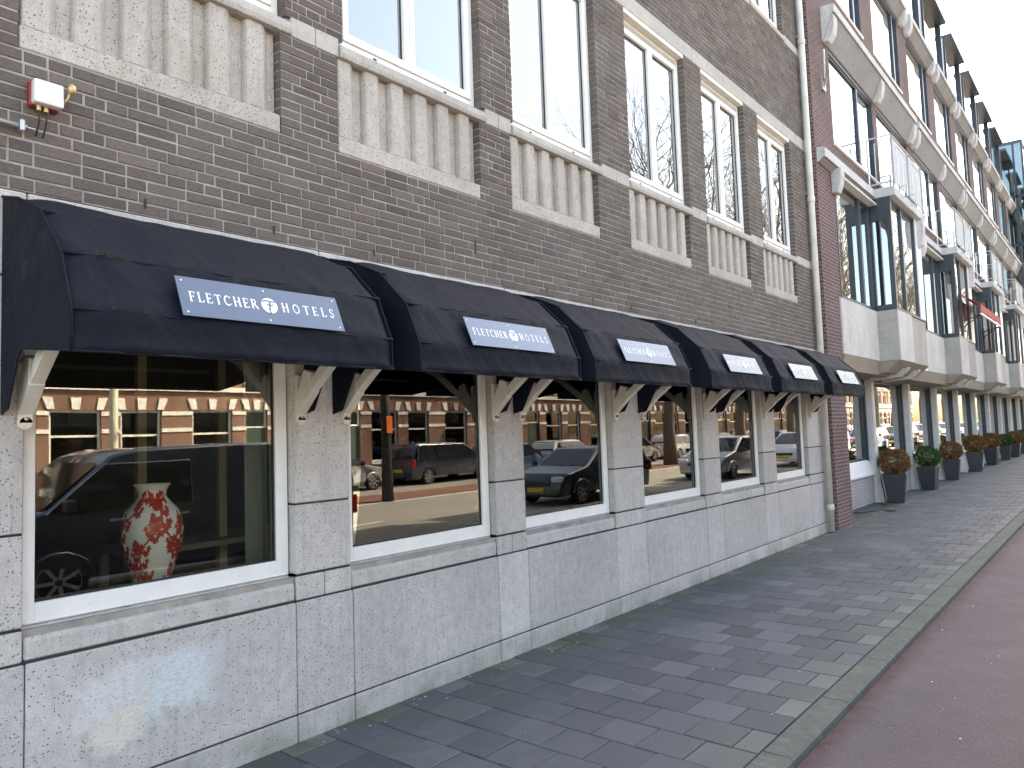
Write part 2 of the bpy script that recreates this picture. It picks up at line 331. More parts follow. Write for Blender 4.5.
pv = MB(); Y0 = 2.765-.3*30; TW = .2955
for r in range(0, 230):
    ya = Y0+.3*r; yb = ya+.3
    if yb < -2.5 or ya > 62: continue
    g_ = .0035 if ya < 25 else .005
    shift = 0 if (r % 2 == 0) else TW/2
    xs = []
    x = -TW/2*0
    if shift: xs.append((0, TW/2)); x = TW/2
    while x < 2.2: xs.append((x, min(x+TW, 2.216))); x += TW
    if ya > 12.6:
        x = 0. if not shift else 0.
        k = 0
        while x > -1.3: xs.append((x-TW, x)); x -= TW
    for a, b in xs:
        if b-a < .05: continue
        half = (b-a) < TW*.8
        t = R.gauss(.4, .16)
        if half: t = R.choice([.95, .9, .6, .8])
        elif R.random() < .05: t = .75
        dz = R.uniform(-.002, .002); s1 = R.uniform(-.0015, .0015); s2 = R.uniform(-.0015, .0015)
        c = .004
        X0, X1, A, B = a+g_, b-g_, ya+g_+R.uniform(-.001,.001), yb-g_
        vs = [(X0,A,-.03),(X1,A,-.03),(X1,B,-.03),(X0,B,-.03),(X0,A,-c+dz),(X1,A,-c+dz+s1),(X1,B,-c+dz+s1+s2),(X0,B,-c+dz+s2),
              (X0+c,A+c,dz),(X1-c,A+c,dz+s1),(X1-c,B-c,dz+s1+s2),(X0+c,B-c,dz+s2)]
        pv.raw(vs, [(0,1,5,4),(1,2,6,5),(2,3,7,6),(3,0,4,7),(4,5,9,8),(5,6,10,9),(6,7,11,10),(7,4,8,11),(8,9,10,11)], 0, min(1, max(0, t)))
tag(pv.build('pavement', M['tile']), kind='structure')
slab('far_pavement', -1.6, 2.216, 62.1, 160, .0, M['kerb'], .05)
kb = MB(); y = -6.
while y < 120:
    kb.prism([(2.232,-.2),(2.232,.004),(2.375,.004),(2.392,-.012),(2.398,-.2)], y+.004, y+.996, 'y', 0, R.random()); y += 1.0
tag(kb.build('kerb', M['kerb']), kind='structure')

# litter: petals, gum, crumbs
lt = MB()
def fleck(x, y, z, s):
    n = R.randint(4, 6); a0 = R.uniform(0, 6.28); st = R.uniform(1, 2.2); h = R.uniform(.001, .004)
    p = [(x+math.cos(a0+2*PI*i/n)*s*R.uniform(.6,1.1), y+math.sin(a0+2*PI*i/n)*s*st*R.uniform(.6,1.1), z+R.uniform(0,h)) for i in range(n)]
    lt.face(p)
for i in range(130): fleck(R.uniform(.05, 2.2), R.uniform(2.5, 16), .0045, .002+.007*R.random()**3)
for i in range(110): fleck(R.uniform(.02, .25), R.uniform(2.5, 13), .0045, R.uniform(.004, .010))
for i in range(150): fleck(R.uniform(2.45, 4.3), R.uniform(2.5, 18), -.0435, .002+.009*R.random()**3)
tag(lt.build('litter', M['speckw']), 'tiny pale petals and crumbs scattered over pavement and cycle path', 'litter', kind='stuff')

# ------------------------------------------------------------------ the hotel building
BAYS = [(1.19,2.58),(3.02,4.41),(4.81,6.16),(6.76,8.15),(8.62,9.97),(10.48,11.82)]
YE = 12.76; YS = -4.0; HT = 10.6
hotel = thing('hotel_building', (0,0,0), 'brown brick hotel with pale speckled concrete base and white windows', 'building')
SF = [(a-.05 if i else a-.05, b) for i, (a, b) in enumerate(BAYS)]
upper = [(a, b, 4.42, 6.30) for a, b in BAYS]; upper2 = [(a, b, 8.06, 9.9) for a, b in BAYS]
panels = [(a-.05, b-.04, 3.65, 4.30) for a, b in BAYS]
# structural core behind facing
core = MB()
core.sheet(-.025, 1, YS, YE, 0, HT, [(a-.013, b+.032, .95, 2.56) for a, b in BAYS]+[(a-.013, b+.013, c-.01, d+.01) for a, b, c, d in upper+upper2]+[(a-.001, b+.001, c, d-.002) for a, b, c, d in panels], .28)
fixn(core.build('wall_core', M['mortar'], hotel))
# floors / rooms
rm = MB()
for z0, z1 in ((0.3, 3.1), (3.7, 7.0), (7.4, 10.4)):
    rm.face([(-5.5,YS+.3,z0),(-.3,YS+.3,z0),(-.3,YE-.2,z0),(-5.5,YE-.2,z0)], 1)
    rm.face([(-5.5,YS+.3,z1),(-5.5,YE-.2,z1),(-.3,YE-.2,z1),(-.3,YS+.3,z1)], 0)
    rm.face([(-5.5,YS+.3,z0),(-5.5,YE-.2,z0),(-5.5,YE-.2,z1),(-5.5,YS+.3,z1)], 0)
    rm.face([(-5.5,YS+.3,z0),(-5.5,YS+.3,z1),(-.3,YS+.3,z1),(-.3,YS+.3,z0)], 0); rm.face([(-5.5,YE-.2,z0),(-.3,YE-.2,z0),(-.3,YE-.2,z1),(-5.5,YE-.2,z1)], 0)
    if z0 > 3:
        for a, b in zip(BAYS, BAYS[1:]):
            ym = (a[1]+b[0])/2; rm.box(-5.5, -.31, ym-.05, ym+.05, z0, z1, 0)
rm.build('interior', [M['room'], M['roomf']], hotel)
sh = MB()
sh.box(-9, -.30, YS, YS+.2, 0, HT); sh.box(-9, -.30, YE-.14, YE-.005, 0, HT); sh.box(-9, -8.8, YS+.2, YE-.14, 0, HT); sh.box(-9.1, .03, YS-.05, YE-.001, HT+.002, HT+.22)
sh.build('outer_shell', M['mortar'], hotel)
# individually laid bricks
bk = MB(); CH = .0604; JG = .0098
blocked = [(a-.0, b, 4.42, 6.30) for a, b in BAYS]+upper2+panels+[(YS, YE, 4.30, 4.42), (YS, YE, 6.30, 6.49), (YS, YE, 7.93, 8.06)]
rows = []
for za, zb_, n_ in ((2.972,3.65,11),(3.65,4.30,11),(4.42,6.30,31),(6.486,7.93,24),(8.056,9.90,30),(9.90,10.58,11)):
    for q in range(n_): rows.append((za+(zb_-za)*q/n_, (zb_-za)/n_))
for ci, (z, CH) in enumerate(rows):
    zt = z+CH-JG; iv = [(YS, YE)]
    for h in blocked:
        if h[2] < zt-.012 and h[3] > z+.012:
            nv = []
            for a, b in iv:
                if h[0] > a: nv.append((a, min(b, h[0])))
                if h[1] < b: nv.append((max(a, h[1]), b))
            iv = [(a, b) for a, b in nv if b-a > .03]
    rr = random.Random(ci*7+3); y = YS - rr.choice([0, .055, .11, .165]) - .2
    zc = z
    for h in blocked:   # clip courses that straddle a band
        pass
    cuts = []
    while y < YE:
        cuts.append(y); y += .2105 if rr.random() < .74 else .105
    for a, b in iv:
        cs = [a]+[c for c in cuts if a+.045 < c < b-.045]+[b+JG]
        for s0, s1 in zip(cs, cs[1:]):
            s1 -= JG
            t = min(1, max(0, rr.gauss(.45, .22)))
            dx = rr.uniform(-.0025, .0025); q = rr.uniform(-.0015, .0015); e = .003
            X = dx; zz0, zz1 = z+rr.uniform(-.0015,.0015), zt+rr.uniform(-.001,.0015)
            if s1 > YE-.003: s1 = YE-.003
            vs = [(-.11,s0,zz0),(-.11,s1,zz0),(-.11,s1,zz1),(-.11,s0,zz1),(X-e,s0,zz0),(X-e,s1,zz0),(X-e,s1,zz1),(X-e,s0,zz1),
                  (X,s0+e,zz0+e),(X+q,s1-e,zz0+e),(X+q,s1-e,zz1-e),(X,s0+e,zz1-e)]
            bk.raw(vs, [(0,1,5,4),(2,3,7,6),(1,2,6,5),(3,0,4,7),(4,5,9,8),(5,6,10,9),(6,7,11,10),(7,4,8,11),(8,9,10,11)], 0, t)
bk.build('brick_facing', M['brick'], hotel)
mo = MB(); mo.sheet(-.0045, 1, YS, YE-.004, 2.966, HT, [(a-.005, b+.005, c, d) if b-a < 3 else (a, b, c, d) for a, b, c, d in blocked], .1)
fixn(mo.build('mortar_bed', M['mortar'], hotel))
for yy, zz, hh in ((1.72,3.005,.05),(2.48,3.01,.05),(3.25,3.0,.05),(4.28,3.20,.10),(5.2,2.985,.05),(5.93,2.985,.05),(6.65,2.985,.05),(8.13,2.985,.05)):
    q = MB(); q.box(-.02, .0035, yy-.006, yy+.006, zz, zz+hh); q.build('weep_hole', M['rubber'], hotel)
# plinth panels, each block
pl = MB(); pl2 = MB()
def blk(y0, y1, z0, z1, x1=0., patch=False, d=.024):
    (pl2 if patch else pl).box(x1-d, x1-R.uniform(0,.0015), y0+.0028, y1-.0028, z0+.0026, z1-.0026, 0, R.random())
edges = [YS, -.68, .75]+[v for ab in BAYS for v in (ab[0]+.0, ab[1]+.02)]+[YE]
edges = sorted(set(edges)); bed = MB()
for a, b in zip(edges, edges[1:]):
    blk(a, b, .155, .805, 0, patch=(abs(a-1.19) < .01)); blk(a, b, -.05, .150, .002)
edg2 = [(YS, 1.18)]+[(BAYS[i][1]+.02, BAYS[i+1][0]-.01) for i in range(5)]+[(BAYS[5][1]+.02, YE)]
for a, b in edg2:
    m_ = (a+b)/2 if b-a < 1 else a+ (b-a)*.5
    blk(a, m_, .812, .955); blk(m_, b, .812, .955)
    blk(a, b, .965, 1.380, .0, d=.12); blk(a, b, 1.386, 2.56, .0, d=.12)
for a, b in BAYS:    # sill stones under each window
    pl.prism([(-.16,.818),(-.010,.818),(-.010,.905),(-.075,.962),(-.16,.962)], a-.004, b+.014, 'y')
ys_ = [YS, -.4, 1.18, 2.8, 4.62, 6.46, 8.40, 10.22, YE]
for a, b in zip(ys_, ys_[1:]): blk(a, b, 2.565, 2.962, .004)
pl.build('stone_blocks', M['conc'], hotel, bevel=.006)
pl2.build('stone_panel', M['concp'], hotel, bevel=.006)['label'] = 'stone panel under the first window with pale blue and cream overpainted patches'
gb = MB(); gb.sheet(-.0165, 1, YS, YE-.003, -.06, 2.966, [(a-.014, b+.032, .835, 2.56) for a, b in BAYS], .1)
fixn(gb.build('joint_bed', M['grout'], hotel))
# bands
bd = MB()
def band(z0, z1, x1, splits):
    for a, b in zip(splits, splits[1:]):
        bd = MB(); bd.box(-.10, x1, a+.003, b-.003, z0, z1); bd.build('string_course', M['band'], hotel, bevel=.004)
mids = [YS, -.5, .85]+[(BAYS[i][1]+BAYS[i+1][0])/2 for i in range(5)]+[YE-.004]
bs = MB()
for i, (a, b) in enumerate(BAYS):   # projecting weathered sill under upper windows
    for z0 in (4.30, 7.93):
        bs = MB(); bs.prism([(-.17,z0),(.018,z0),(.026,z0+.03),(.022,z0+.075),(-.085,z0+.128),(-.17,z0+.128)], a-.03, b+.03, 'y')
        bs.build('window_sill_stone', M['band'], hotel, bevel=.004)
def piers_band(z0, z1, x1):
    es = [(YS, BAYS[0][0]-.036)]+[(BAYS[i][1]+.036, BAYS[i+1][0]-.036) for i in range(5)]+[(BAYS[5][1]+.036, YE-.004)]
    for a, b in es:
        k = max(1, round((b-a)/1.0)) if b-a > 1 else 2
        for j in range(k):
            bd = MB(); bd.box(-.10, x1, a+(b-a)*j/k+.0025, a+(b-a)*(j+1)/k-.0025, z0, z1); bd.build('string_course', M['band'], hotel, bevel=.004)
piers_band(4.30, 4.425, .006); piers_band(7.93, 8.055, .006)
band(6.30, 6.485, .006, mids)
# fluted panels
def fluted(a, b):
    f = MB(); f.box(-.2, -.002, a+.003, b-.003, 3.653, 3.765)
    n = 6; p = (b-a)/n; f.box(-.2, -.0625, a+.003, b-.003, 3.766, 4.299)
    for i in range(n):
        y = a+p*i; w = p*.56; x1 = -.008; x0 = -.062; s = p*.20
        lo = y+.004
        f.prism([(x0, lo), (x0, y+w+s), (x1-.01, y+w), (x1, y+w-.02), (x1, y+.022), (x1-.012, y+.010)], 3.766, 4.299, 'z')
    o = fixn(f.build('fluted_panel', M['flute'], hotel, bevel=.006)); return o
for a, b, c, d in panels: fluted(a, b)

# windows
def frame_rect(mb, x0, x1, y0, y1, z0, z1, l, r, bt, tp, m=0):
    mb.box(x0, x1, y0, y0+l, z0, z1, m); mb.box(x0, x1, y1-r, y1, z0, z1, m)
    mb.box(x0, x1, y0+l, y1-r, z0, z0+bt, m); mb.box(x0, x1, y0+l, y1-r, z1-tp, z1, m)
for i, (a, b) in enumerate(BAYS):
    w = MB(); frame_rect(w, -.14, -.066, a, b+.012, .963, 2.56, .055, .075, .095, .07)
    w.box(-.066, -.058, a+.01, b, .966, .978)
    o = w.build('window', M['white'], hotel, bevel=.004)
    k = MB(); frame_rect(k, -.104, -.086, a+.055, b-.068, 1.058, 2.49, .007, .007, .008, .008); k.build('gasket', M['rubber'], o)
    g = MB(); g.box(-.098, -.092, a+.06, b-.068, 1.062, 2.485); g.build('pane', M['glass'], o)
    c = MB()
    for yy in (a+.30, b-.30): c.box(-.067, -.061, yy-.012, yy+.012, 1.005, 1.016)
    c.build('drain_cap', M['white'], o)
def casement(a, b, z0, z1, vent=True):
    w = MB(); x0, x1 = -.15, -.08
    frame_rect(w, x0, x1, a, b, z0, z1, .05, .05, .06, .11 if vent else .06)
    m_ = (a+b)/2 - .02
    ft = z1-(.11 if vent else .06)
    for s, e in ((a+.052, m_-.002), (m_+.002, b-.052)):
        frame_rect(w, x0+.01, x1+.014, s, e, z0+.062, ft-.002, .052, .052, .06, .05)
    o = w.build('window', M['white'], hotel, bevel=.004)
    if vent:
        v = MB(); v.box(x1-.02, x1+.004, a+.08, b-.06, z1-.085, z1-.035, 0); 
        for q in range(3): v.box(x1+.004, x1+.010, a+.08, b-.06, z1-.08+q*.016, z1-.073+q*.016, 0)
        v.build('ventilation_grille', M['gpost'], o)
    g = MB(); k = MB()
    for s, e in ((a+.104, m_-.054), (m_+.054, b-.104)):
        g.box(x0+.04, x0+.046, s-.004, e+.004, z0+.118, ft-.048); frame_rect(k, x0+.034, x0+.052, s-.001, e+.001, z0+.121, ft-.051, .006, .008, .006, .006)
    g.build('pane', M['glassu'], o); k.build('gasket', M['rubber'], o)
    c = MB()
    for yy in (a+.34, b-.34): c.box(x1, x1+.006, yy-.014, yy+.014, z0+.026, z0+.036)
    c.build('drain_cap', M['rubber'], o)
    lin = MB(); lin.box(x0, .0, a+.002, b-.002, z1+.001, z1+.05); lin.build('lintel_soffit', M['cream'], o)
for i, (a, b) in enumerate(BAYS):
    casement(a+.002, b-.002, 4.425, 6.25); casement(a+.002, b-.002, 8.06, 9.85, True)

# net curtains (upper rooms with white windows 0..2, partly others)
def curtain(y0, y1, x, z0, z1, label, n=24, amp=.042, mat='curtain', group=None, seed=0):
    c = MB(); rr = random.Random(seed); N = 150; ph = [rr.uniform(0, 6.28) for _ in range(4)]
    pts = []
    for i in range(N+1):
        u = i/N; y = y0+(y1-y0)*u
        pts.append((x+amp*(math.sin(u*n*2*PI/2+ph[0]+.8*math.sin(u*9+ph[1]))+.4*math.sin(u*n*4.1+ph[2])), y))
    for (xa, ya), (xb, yb) in zip(pts, pts[1:]):
        c.face([(xa,ya,z0),(xb,yb,z0),(xb,yb,z1),(xa,ya,z1)])
    return tag(c.build('curtain', M[mat], smooth=True), label, 'curtain', group)
curtain(BAYS[0][0], BAYS[0][1], -.20, 4.3, 6.3, 'white net curtain in the upper window above the first awning, at the top edge', seed=1, group='net curtains in the upper windows')
curtain(BAYS[1][0], BAYS[1][1], -.20, 4.3, 6.3, 'white pleated net curtain in the upper window above the second awning', seed=2, group='net curtains in the upper windows')
curtain(BAYS[2][0], BAYS[2][1], -.20, 4.3, 6.3, 'white pleated net curtain in the upper window third from the left', seed=3, group='net curtains in the upper windows')
curtain(2.52, 2.66, -.42, .35, 2.9, 'thin beige drape hanging at the right inside the first big window', n=5, amp=.02, mat='gcurtain', seed=5)
curtain(4.38, 4.5, -.42, .35, 2.9, 'thin beige drape hanging at the right inside the second big window', n=9, amp=.02, mat='gcurtain', seed=6)

# vase
dv = thing('room_divider', (-1.5,3.0,.3), 'pale slatted room divider standing deep inside the first big window', 'divider')
for yy in (2.35, 2.95, 3.9, 4.6): b_ = MB(); b_.box(-1.53, -1.47, yy-.03, yy+.03, .301, 2.8); b_.build('divider_post', M['wood'], dv)
b_ = MB(); b_.box(-1.525, -1.475, 2.38, 4.57, 2.70, 2.76); b_.build('rail', M['wood'], dv)
vz = thing('vase', (-.36,1.915,.985), 'white vase with red leaf and flower pattern behind the first big window', 'vase')
prof = [(.085,0),(.095,.02),(.100,.05),(.122,.13),(.150,.22),(.163,.30),(.158,.36),(.135,.42),(.105,.455),(.080,.485),(.072,.50),(.075,.53),(.090,.555),(.098,.565)]
def pr(h):
    h *= .565
    for (r0, h0), (r1, h1) in zip(prof, prof[1:]):
        if h0 <= h <= h1: 
            u = (h-h0)/(h1-h0); return r0+(r1-r0)*u
    return prof[-1][0]
NU, NV = 260, 190; vm = MB(); rr = random.Random(4)
shapes = []
def leaf(cu, cv, L, W, ang): shapes.append(('l', cu, cv, L, W, ang))
stems = []
for s in range(8):
    base = s*.785+.3; pts = []
    for k in range(60):
        v = .03+.9*k/59; u = base+.42*math.sin(v*7+s*1.3); pts.append((u % (2*PI), v))
        if k % 4 == 2:
            sd = 1 if (k//4) % 2 else -1
            for q in range(3):
                leaf((u+sd*(.12+.08*q)) % (2*PI), v+.018*q*(-1)**q, .165-.02*q, .085, sd*(.25+.55*q))
        if k % 15 == 9:
            for q in range(6): leaf((u-.22+.085*math.cos(q*1.05)) % (2*PI), v+.028*math.sin(q*1.05)*1.6, .125, .085, q*1.05)
    stems.append(pts)
def red(u, v):
    for pts in stems:
        for pu, pv_ in pts[::1]:
            if abs(v-pv_) < .012:
                du = abs(u-pu); du = min(du, 2*PI-du)
                if du < .035: return True
    for _, cu, cv, L, W, an in shapes:
        du = u-cu
        if du > PI: du -= 2*PI
        if du < -PI: du += 2*PI
        dv = (v-cv)*3.6
        if abs(du) > .2 or abs(dv) > .2: continue
        c, s_ = math.cos(an), math.sin(an); p = (du*c+dv*s_)/L; q = (-du*s_+dv*c)/W
        if abs(p) < 1 and abs(q) < (1-abs(p)**1.4)*(1+.45*math.sin(p*9)): return True
    return False
vv = []
for j in range(NV+1):
    v = j/NV; r = pr(v)
    for i in range(NU):
        a = 2*PI*i/NU; vv.append((-.36+r*math.cos(a), 1.915+r*math.sin(a), .985+.565*v))
vm.v = vv
for j in range(NV):
    for i in range(NU):
        vm.f.append((j*NU+i, j*NU+(i+1) % NU, (j+1)*NU+(i+1) % NU, (j+1)*NU+i)); vm.m.append(1 if red(2*PI*(i+.5)/NU, (j+.5)/NV) and j < NV*.93+3*math.sin(i*.2) and j > 3 else 0); vm.t.append(.5)
vm.f.append(tuple(range(NU))[::-1]); vm.m.append(0); vm.t.append(.5)
vb = vm.build('vase_body', [M['porcelain'], M['vred']], vz, smooth=True)
ld = MB(); ld.box(-.62, -.15, 1.0, 2.75, .94, .983); tag(ld.build('window_board', M['wood'], None), 'pale wooden window board carrying the vase inside the first window', 'shelf')
# room furniture glimpsed: pale rail
rl = thing('table', (-1.6,2.9,.3), 'low table with pale edge standing inside the first big window', 'table')
b = MB(); b.box(-1.9, -1.3, 2.2, 3.6, 1.02, 1.06); b.build('table_top', M['wood'], rl)
for (x, y) in ((-1.86,2.25),(-1.34,2.25),(-1.86,3.55),(-1.34,3.55)):
    b = MB(); b.box(x-.025, x+.025, y-.025, y+.025, .301, 1.019); b.build('leg', M['wood'], rl)

# ------------------------------------------------------------------ awnings
GL = { # stroke glyphs: list of polylines with widths (unit cap height, thick=.13 thin=.06)
 'F': (.62, [([(.14,0),(.14,1)],.13), ([(.14,.97),(.60,.97)],.06), ([(.14,.52),(.46,.52)],.06), ([(.58,.97),(.60,.80)],.05), ([(.02,.02),(.28,.02)],.04), ([(.46,.60),(.46,.44)],.04), ([(.02,.98),(.14,.98)],.04)]),
 'L': (.62, [([(.14,0),(.14,1)],.13), ([(.08,.03),(.60,.03)],.06), ([(.58,.03),(.61,.22)],.05), ([(.02,.98),(.28,.98)],.04), ([(.02,.02),(.14,.02)],.04)]),
 'E': (.66, [([(.14,0),(.14,1)],.13), ([(.14,.97),(.58,.97)],.06), ([(.14,.52),(.48,.52)],.06), ([(.08,.03),(.60,.03)],.06), ([(.57,.97),(.58,.82)],.05), ([(.58,.03),(.62,.20)],.05), ([(.48,.60),(.48,.44)],.04), ([(.02,.98),(.14,.98)],.04), ([(.02,.02),(.14,.02)],.04)]),
 'T': (.74, [([(.37,0),(.37,.97)],.13), ([(.04,.97),(.70,.97)],.06), ([(.05,.97),(.03,.80)],.05), ([(.69,.97),(.71,.80)],.05), ([(.25,.02),(.49,.02)],.04)]),
 'H': (.86, [([(.16,0),(.16,1)],.13), ([(.70,0),(.70,1)],.13), ([(.16,.51),(.70,.51)],.06)]+[([(x-.12,zz),(x+.12,zz)],.04) for x in (.16,.70) for zz in (.02,.98)]),
 'R': (.78, [([(.14,0),(.14,1)],.13), ([(.14,.97),(.38,.97)],.06), ([(.38,.97),(.50,.91),(.55,.76),(.50,.60),(.38,.52)],.10), ([(.38,.52),(.14,.52)],.06), ([(.36,.52),(.74,.02)],.12), ([(.02,.02),(.28,.02)],.04), ([(.02,.98),(.14,.98)],.04)]),
 'C': (.80, [([(.72,.80),(.58,.94),(.44,.98)],.06), ([(.44,.98),(.25,.92),(.12,.72),(.09,.50),(.12,.28),(.25,.08),(.44,.02)],.12), ([(.44,.02),(.60,.05),(.74,.20)],.06), ([(.71,.98),(.72,.76)],.05)]),
 'O': (.90, [([(.45+.36*math.cos(a*PI/10), .5+.48*math.sin(a*PI/10)) for a in range(21)],.10)]),
 'S': (.60, [([(.50,.80),(.42,.93),(.28,.98),(.15,.92),(.10,.77),(.18,.62),(.40,.46),(.50,.30),(.46,.12),(.32,.02),(.18,.04),(.07,.20)],.095), ([(.51,.97),(.51,.76)],.045), ([(.06,.24),(.06,.03)],.045)]),
}
def strokes(mb, pl_, w, P, m=0):
    for (a, b), (c, d) in zip(pl_, pl_[1:]):
        L = math.hypot(c-a, d-b) or 1; ux, uy = (c-a)/L, (d-b)/L; nx, ny = -uy*w/2, ux*w/2; e = w*.22
        q = [(a-ux*e+nx, b-uy*e+ny), (a-ux*e-nx, b-uy*e-ny), (c+ux*e-nx, d+uy*e-ny), (c+ux*e+nx, d+uy*e+ny)]
        mb.raw([P(*p, 0) for p in q]+[P(*p, 1) for p in q], [(4,5,6,7),(0,1,5,4),(1,2,6,5),(2,3,7,6),(3,0,4,7)], m)
AP = [(0,2.93),(.22,2.872),(.49,2.757),(.72,2.54),(.825,2.302),(.828,2.135)]
LW = 1.60
def make_awning():
    y0 = 0; t = thing('awning', (0,0,0), 'x', 'awning', 'navy awnings over the ground floor windows')
    # canopy with sag
    b = MB(); NY = 90; dense = []; seg = [3, 5, 6, 6, 4]
    for (p, q), n in zip(zip(AP, AP[1:]), seg):
        for k in range(n): dense.append((p[0]+(q[0]-p[0])*k/n, p[1]+(q[1]-p[1])*k/n, k/n))
    dense.append((*AP[-1], 0))
    V = []
    for i in range(NY+1):
        y = LW*i/NY; ed = min(1, min(y, LW-y)/.10)
        for j, (x, z, k) in enumerate(dense):
            sag = math.sin(PI*k)*.010*ed + (.012*math.sin(y*19)*max(0, (2.32-z)/.19)*ed*.25 if j > 19 else 0)
            nn = (mnoise.noise(Vector((x*3.1, y*2.3+4, z*3.1)))*.014+mnoise.noise(Vector((x*6+9, y*9+z*7, z*8)))*.006)*ed*min(1, j/3)
            top = 0
            if j == 0: top = 0
            # rounded shoulders at the ends
            rnd = (1-ed)**2*.028 if 0 < j < 24 else 0
            V.append((x-(sag+rnd)*.8+nn, y, z-sag*.8-rnd*.7+nn*.5))
    W = len(dense); F = [(i*W+j, i*W+j+1, (i+1)*W+j+1, (i+1)*W+j) for i in range(NY) for j in range(W-1)]
    b.raw(V, F); o = b.build('canopy', M['cloth'], t, smooth=True)
    s = o.modifiers.new('s', 'SOLIDIFY'); s.thickness = .004; s.offset = -1
    # hems / seams
    h = MB()
    for (x, z, r) in ((AP[3][0], AP[3][1], .007), (AP[4][0], AP[4][1], .006), (AP[5][0]+.001, AP[5][1]+.004, .006), (AP[2][0], AP[2][1]-.004, .005)):
        h.tube([(x-.006+mnoise.noise(Vector((x*3.1, LW*k/20*2.3+4, z*3.1)))*.012*min(1, min(k, 20-k)/2), LW*k/20, z-.004) for k in range(21)], r, 6)
    h.build('seam', M['cloth'], o, smooth=True)
    # side cheeks
    for y in (.004, LW-.004):
        c = MB(); poly = AP[1:]+[(.80,2.14),(.27,2.20),(.23,2.17),(.10,1.95),(.004,1.93)]
        pp = [(.003,2.92)]+[(x-.006 if x > .1 else x, z-.006) for x, z in poly]
        c.prism(pp, y-.003, y+.003, 'y'); cc = c.build('side_cheek', M['cloth'], t)
        if y < 1:
            e = MB(); e.tube([(x, y-.004, z) for x, z in pp[:6]], .006, 6); e.build('edge_piping', M['cloth'], cc, smooth=True)
    # brackets
    for y in (.095, LW-.045):
        k = MB(); k.box(.003, .030, y-.030, y+.030, 1.885, 2.16); k.lathe([(.030,0),(.030,.027)], (.003, y, 1.886), 20, 0, 'x')
        k.prism([(.031,2.05),(.031,1.925),(.165,2.05),(.165,2.17),(.10,2.19)], y-.033, y+.033, 'y')
        k.prism([(.10,2.075),(.13,2.03),(.44,2.26),(.42,2.33)], y-.030, y+.030, 'y')
        k.prism([(.43,2.255),(.70,2.36),(.68,2.41),(.41,2.325)], y-.018, y+.018, 'y')
        kk = fixn(k.build('bracket', M['cream'], t, bevel=.003))
        q = MB(); q.lathe([(.009,0),(.009,.008),(.004,.011)], (.030, y, 1.905), 12, 0, 'x'); q.build('bolt', M['steel'], kk)
    # inner frame bars
    f = MB()
    for x, z in (AP[3], AP[4]): f.box(x-.08, x-.055, .12, LW-.12, z-.06, z-.04)
    f.build('frame_bar', M['steel'], t)
    # sign plate on the sloping face
    p0 = Vector((AP[3][0], 0, AP[3][1])); p1 = Vector((AP[4][0], 0, AP[4][1])); d = (p0-p1).normalized(); n = Vector((-d.z, 0, d.x))
    if n.x < 0: n = -n
    H = .200; W_ = .84; ya = .845-W_/2; og = p1+d*.002
    def P3(u, v, h): return tuple(Vector((0, ya+u, 0)) + og + d*v + n*h)
    s = MB(); s.raw([P3(0,0,.012),P3(W_,0,.012),P3(W_,H,.012),P3(0,H,.012),P3(0,0,.018),P3(W_,0,.018),P3(W_,H,.018),P3(0,H,.018)], [(0,3,2,1),(4,5,6,7),(0,1,5,4),(1,2,6,5),(2,3,7,6),(3,0,4,7)])
    so = s.build('sign', M['sign'], t)
    cap = .050
    def text(tx, u0, v0, sp):
        tot = sum(GL[c][0]*.86 for c in tx)*cap; gap = (sp-u0-tot)/(len(tx)-1)/cap; sp = gap
        l = MB(); u = u0
        for ch in tx:
            wd, st = GL[ch]
            for pl_, w in st: strokes(l, pl_, w*1.25, lambda a, b_, k, uu=u: P3(uu+a*cap*.86, v0+b_*cap, .0181+.0012*k))
            u += (wd*.86+sp)*cap
        l.build('lettering', M['ink'], so)
    text('FLETCHER', .045, .075, .372)
    text('HOTELS', .500, .075, .800)
    g = MB(); cu, cv, rr_ = .433, .100, .042; N = 36
    g.raw([P3(cu, cv, .0205)]+[P3(cu+rr_*math.cos(2*PI*i/N), cv+rr_*math.sin(2*PI*i/N), .0205) for i in range(N)]+[P3(cu+rr_*math.cos(2*PI*i/N), cv+rr_*math.sin(2*PI*i/N), .0181) for i in range(N)],
          [(0, 1+i, 1+(i+1) % N) for i in range(N)]+[(1+i, 1+N+i, 1+N+(i+1) % N, 1+(i+1) % N) for i in range(N)])
    g.build('emblem', M['ink'], so)
    g = MB()
    for pl_, w in (([(cu-.034,cv+.020),(cu-.012,cv+.027),(cu+.010,cv+.022),(cu+.036,cv+.024)],.007), ([(cu-.012,cv+.006),(cu+.006,cv+.002),(cu+.022,cv+.007)],.006), ([(cu+.004,cv+.022),(cu+.001,cv),(cu-.004,cv-.022),(cu-.003,cv-.042)],.008)):
        strokes(g, pl_, w, lambda a, b_, k: P3(a, b_, .0206+.001*k))
    g.build('emblem_stroke', M['inkb'], so)
    g = MB()
    for u in (.025, W_/2, W_-.025):
        for v in (.02, H-.02): g.raw([P3(u, v, .0205)]+[P3(u+.005*math.cos(i*PI/4), v+.005*math.sin(i*PI/4), .0185) for i in range(8)], [(0, 1+i, 1+(i+1) % 8) for i in range(8)])
    g.build('screw', M['ink'], so)
    return t
AW = make_awning()
names = ['largest navy awning nearest the camera at the left edge of the facade', 'second navy awning from the left, over the window reflecting a dark estate car',
 'third navy awning from the left, over the window reflecting a white car', 'fourth navy awning from the left, over the window with the blue sign reflection',
 'fifth navy awning from the left, between the fourth and the last one', 'last navy awning, farthest from the camera beside the cream drainpipe']
starts = [1.08, 2.88, 4.67, 6.68, 8.55, 10.46]
aws = [AW]+[copy_tree(AW) for _ in starts[1:]]
for o, s, nm in zip(aws, starts, names): o.location = (0, s, 0); o['label'] = nm
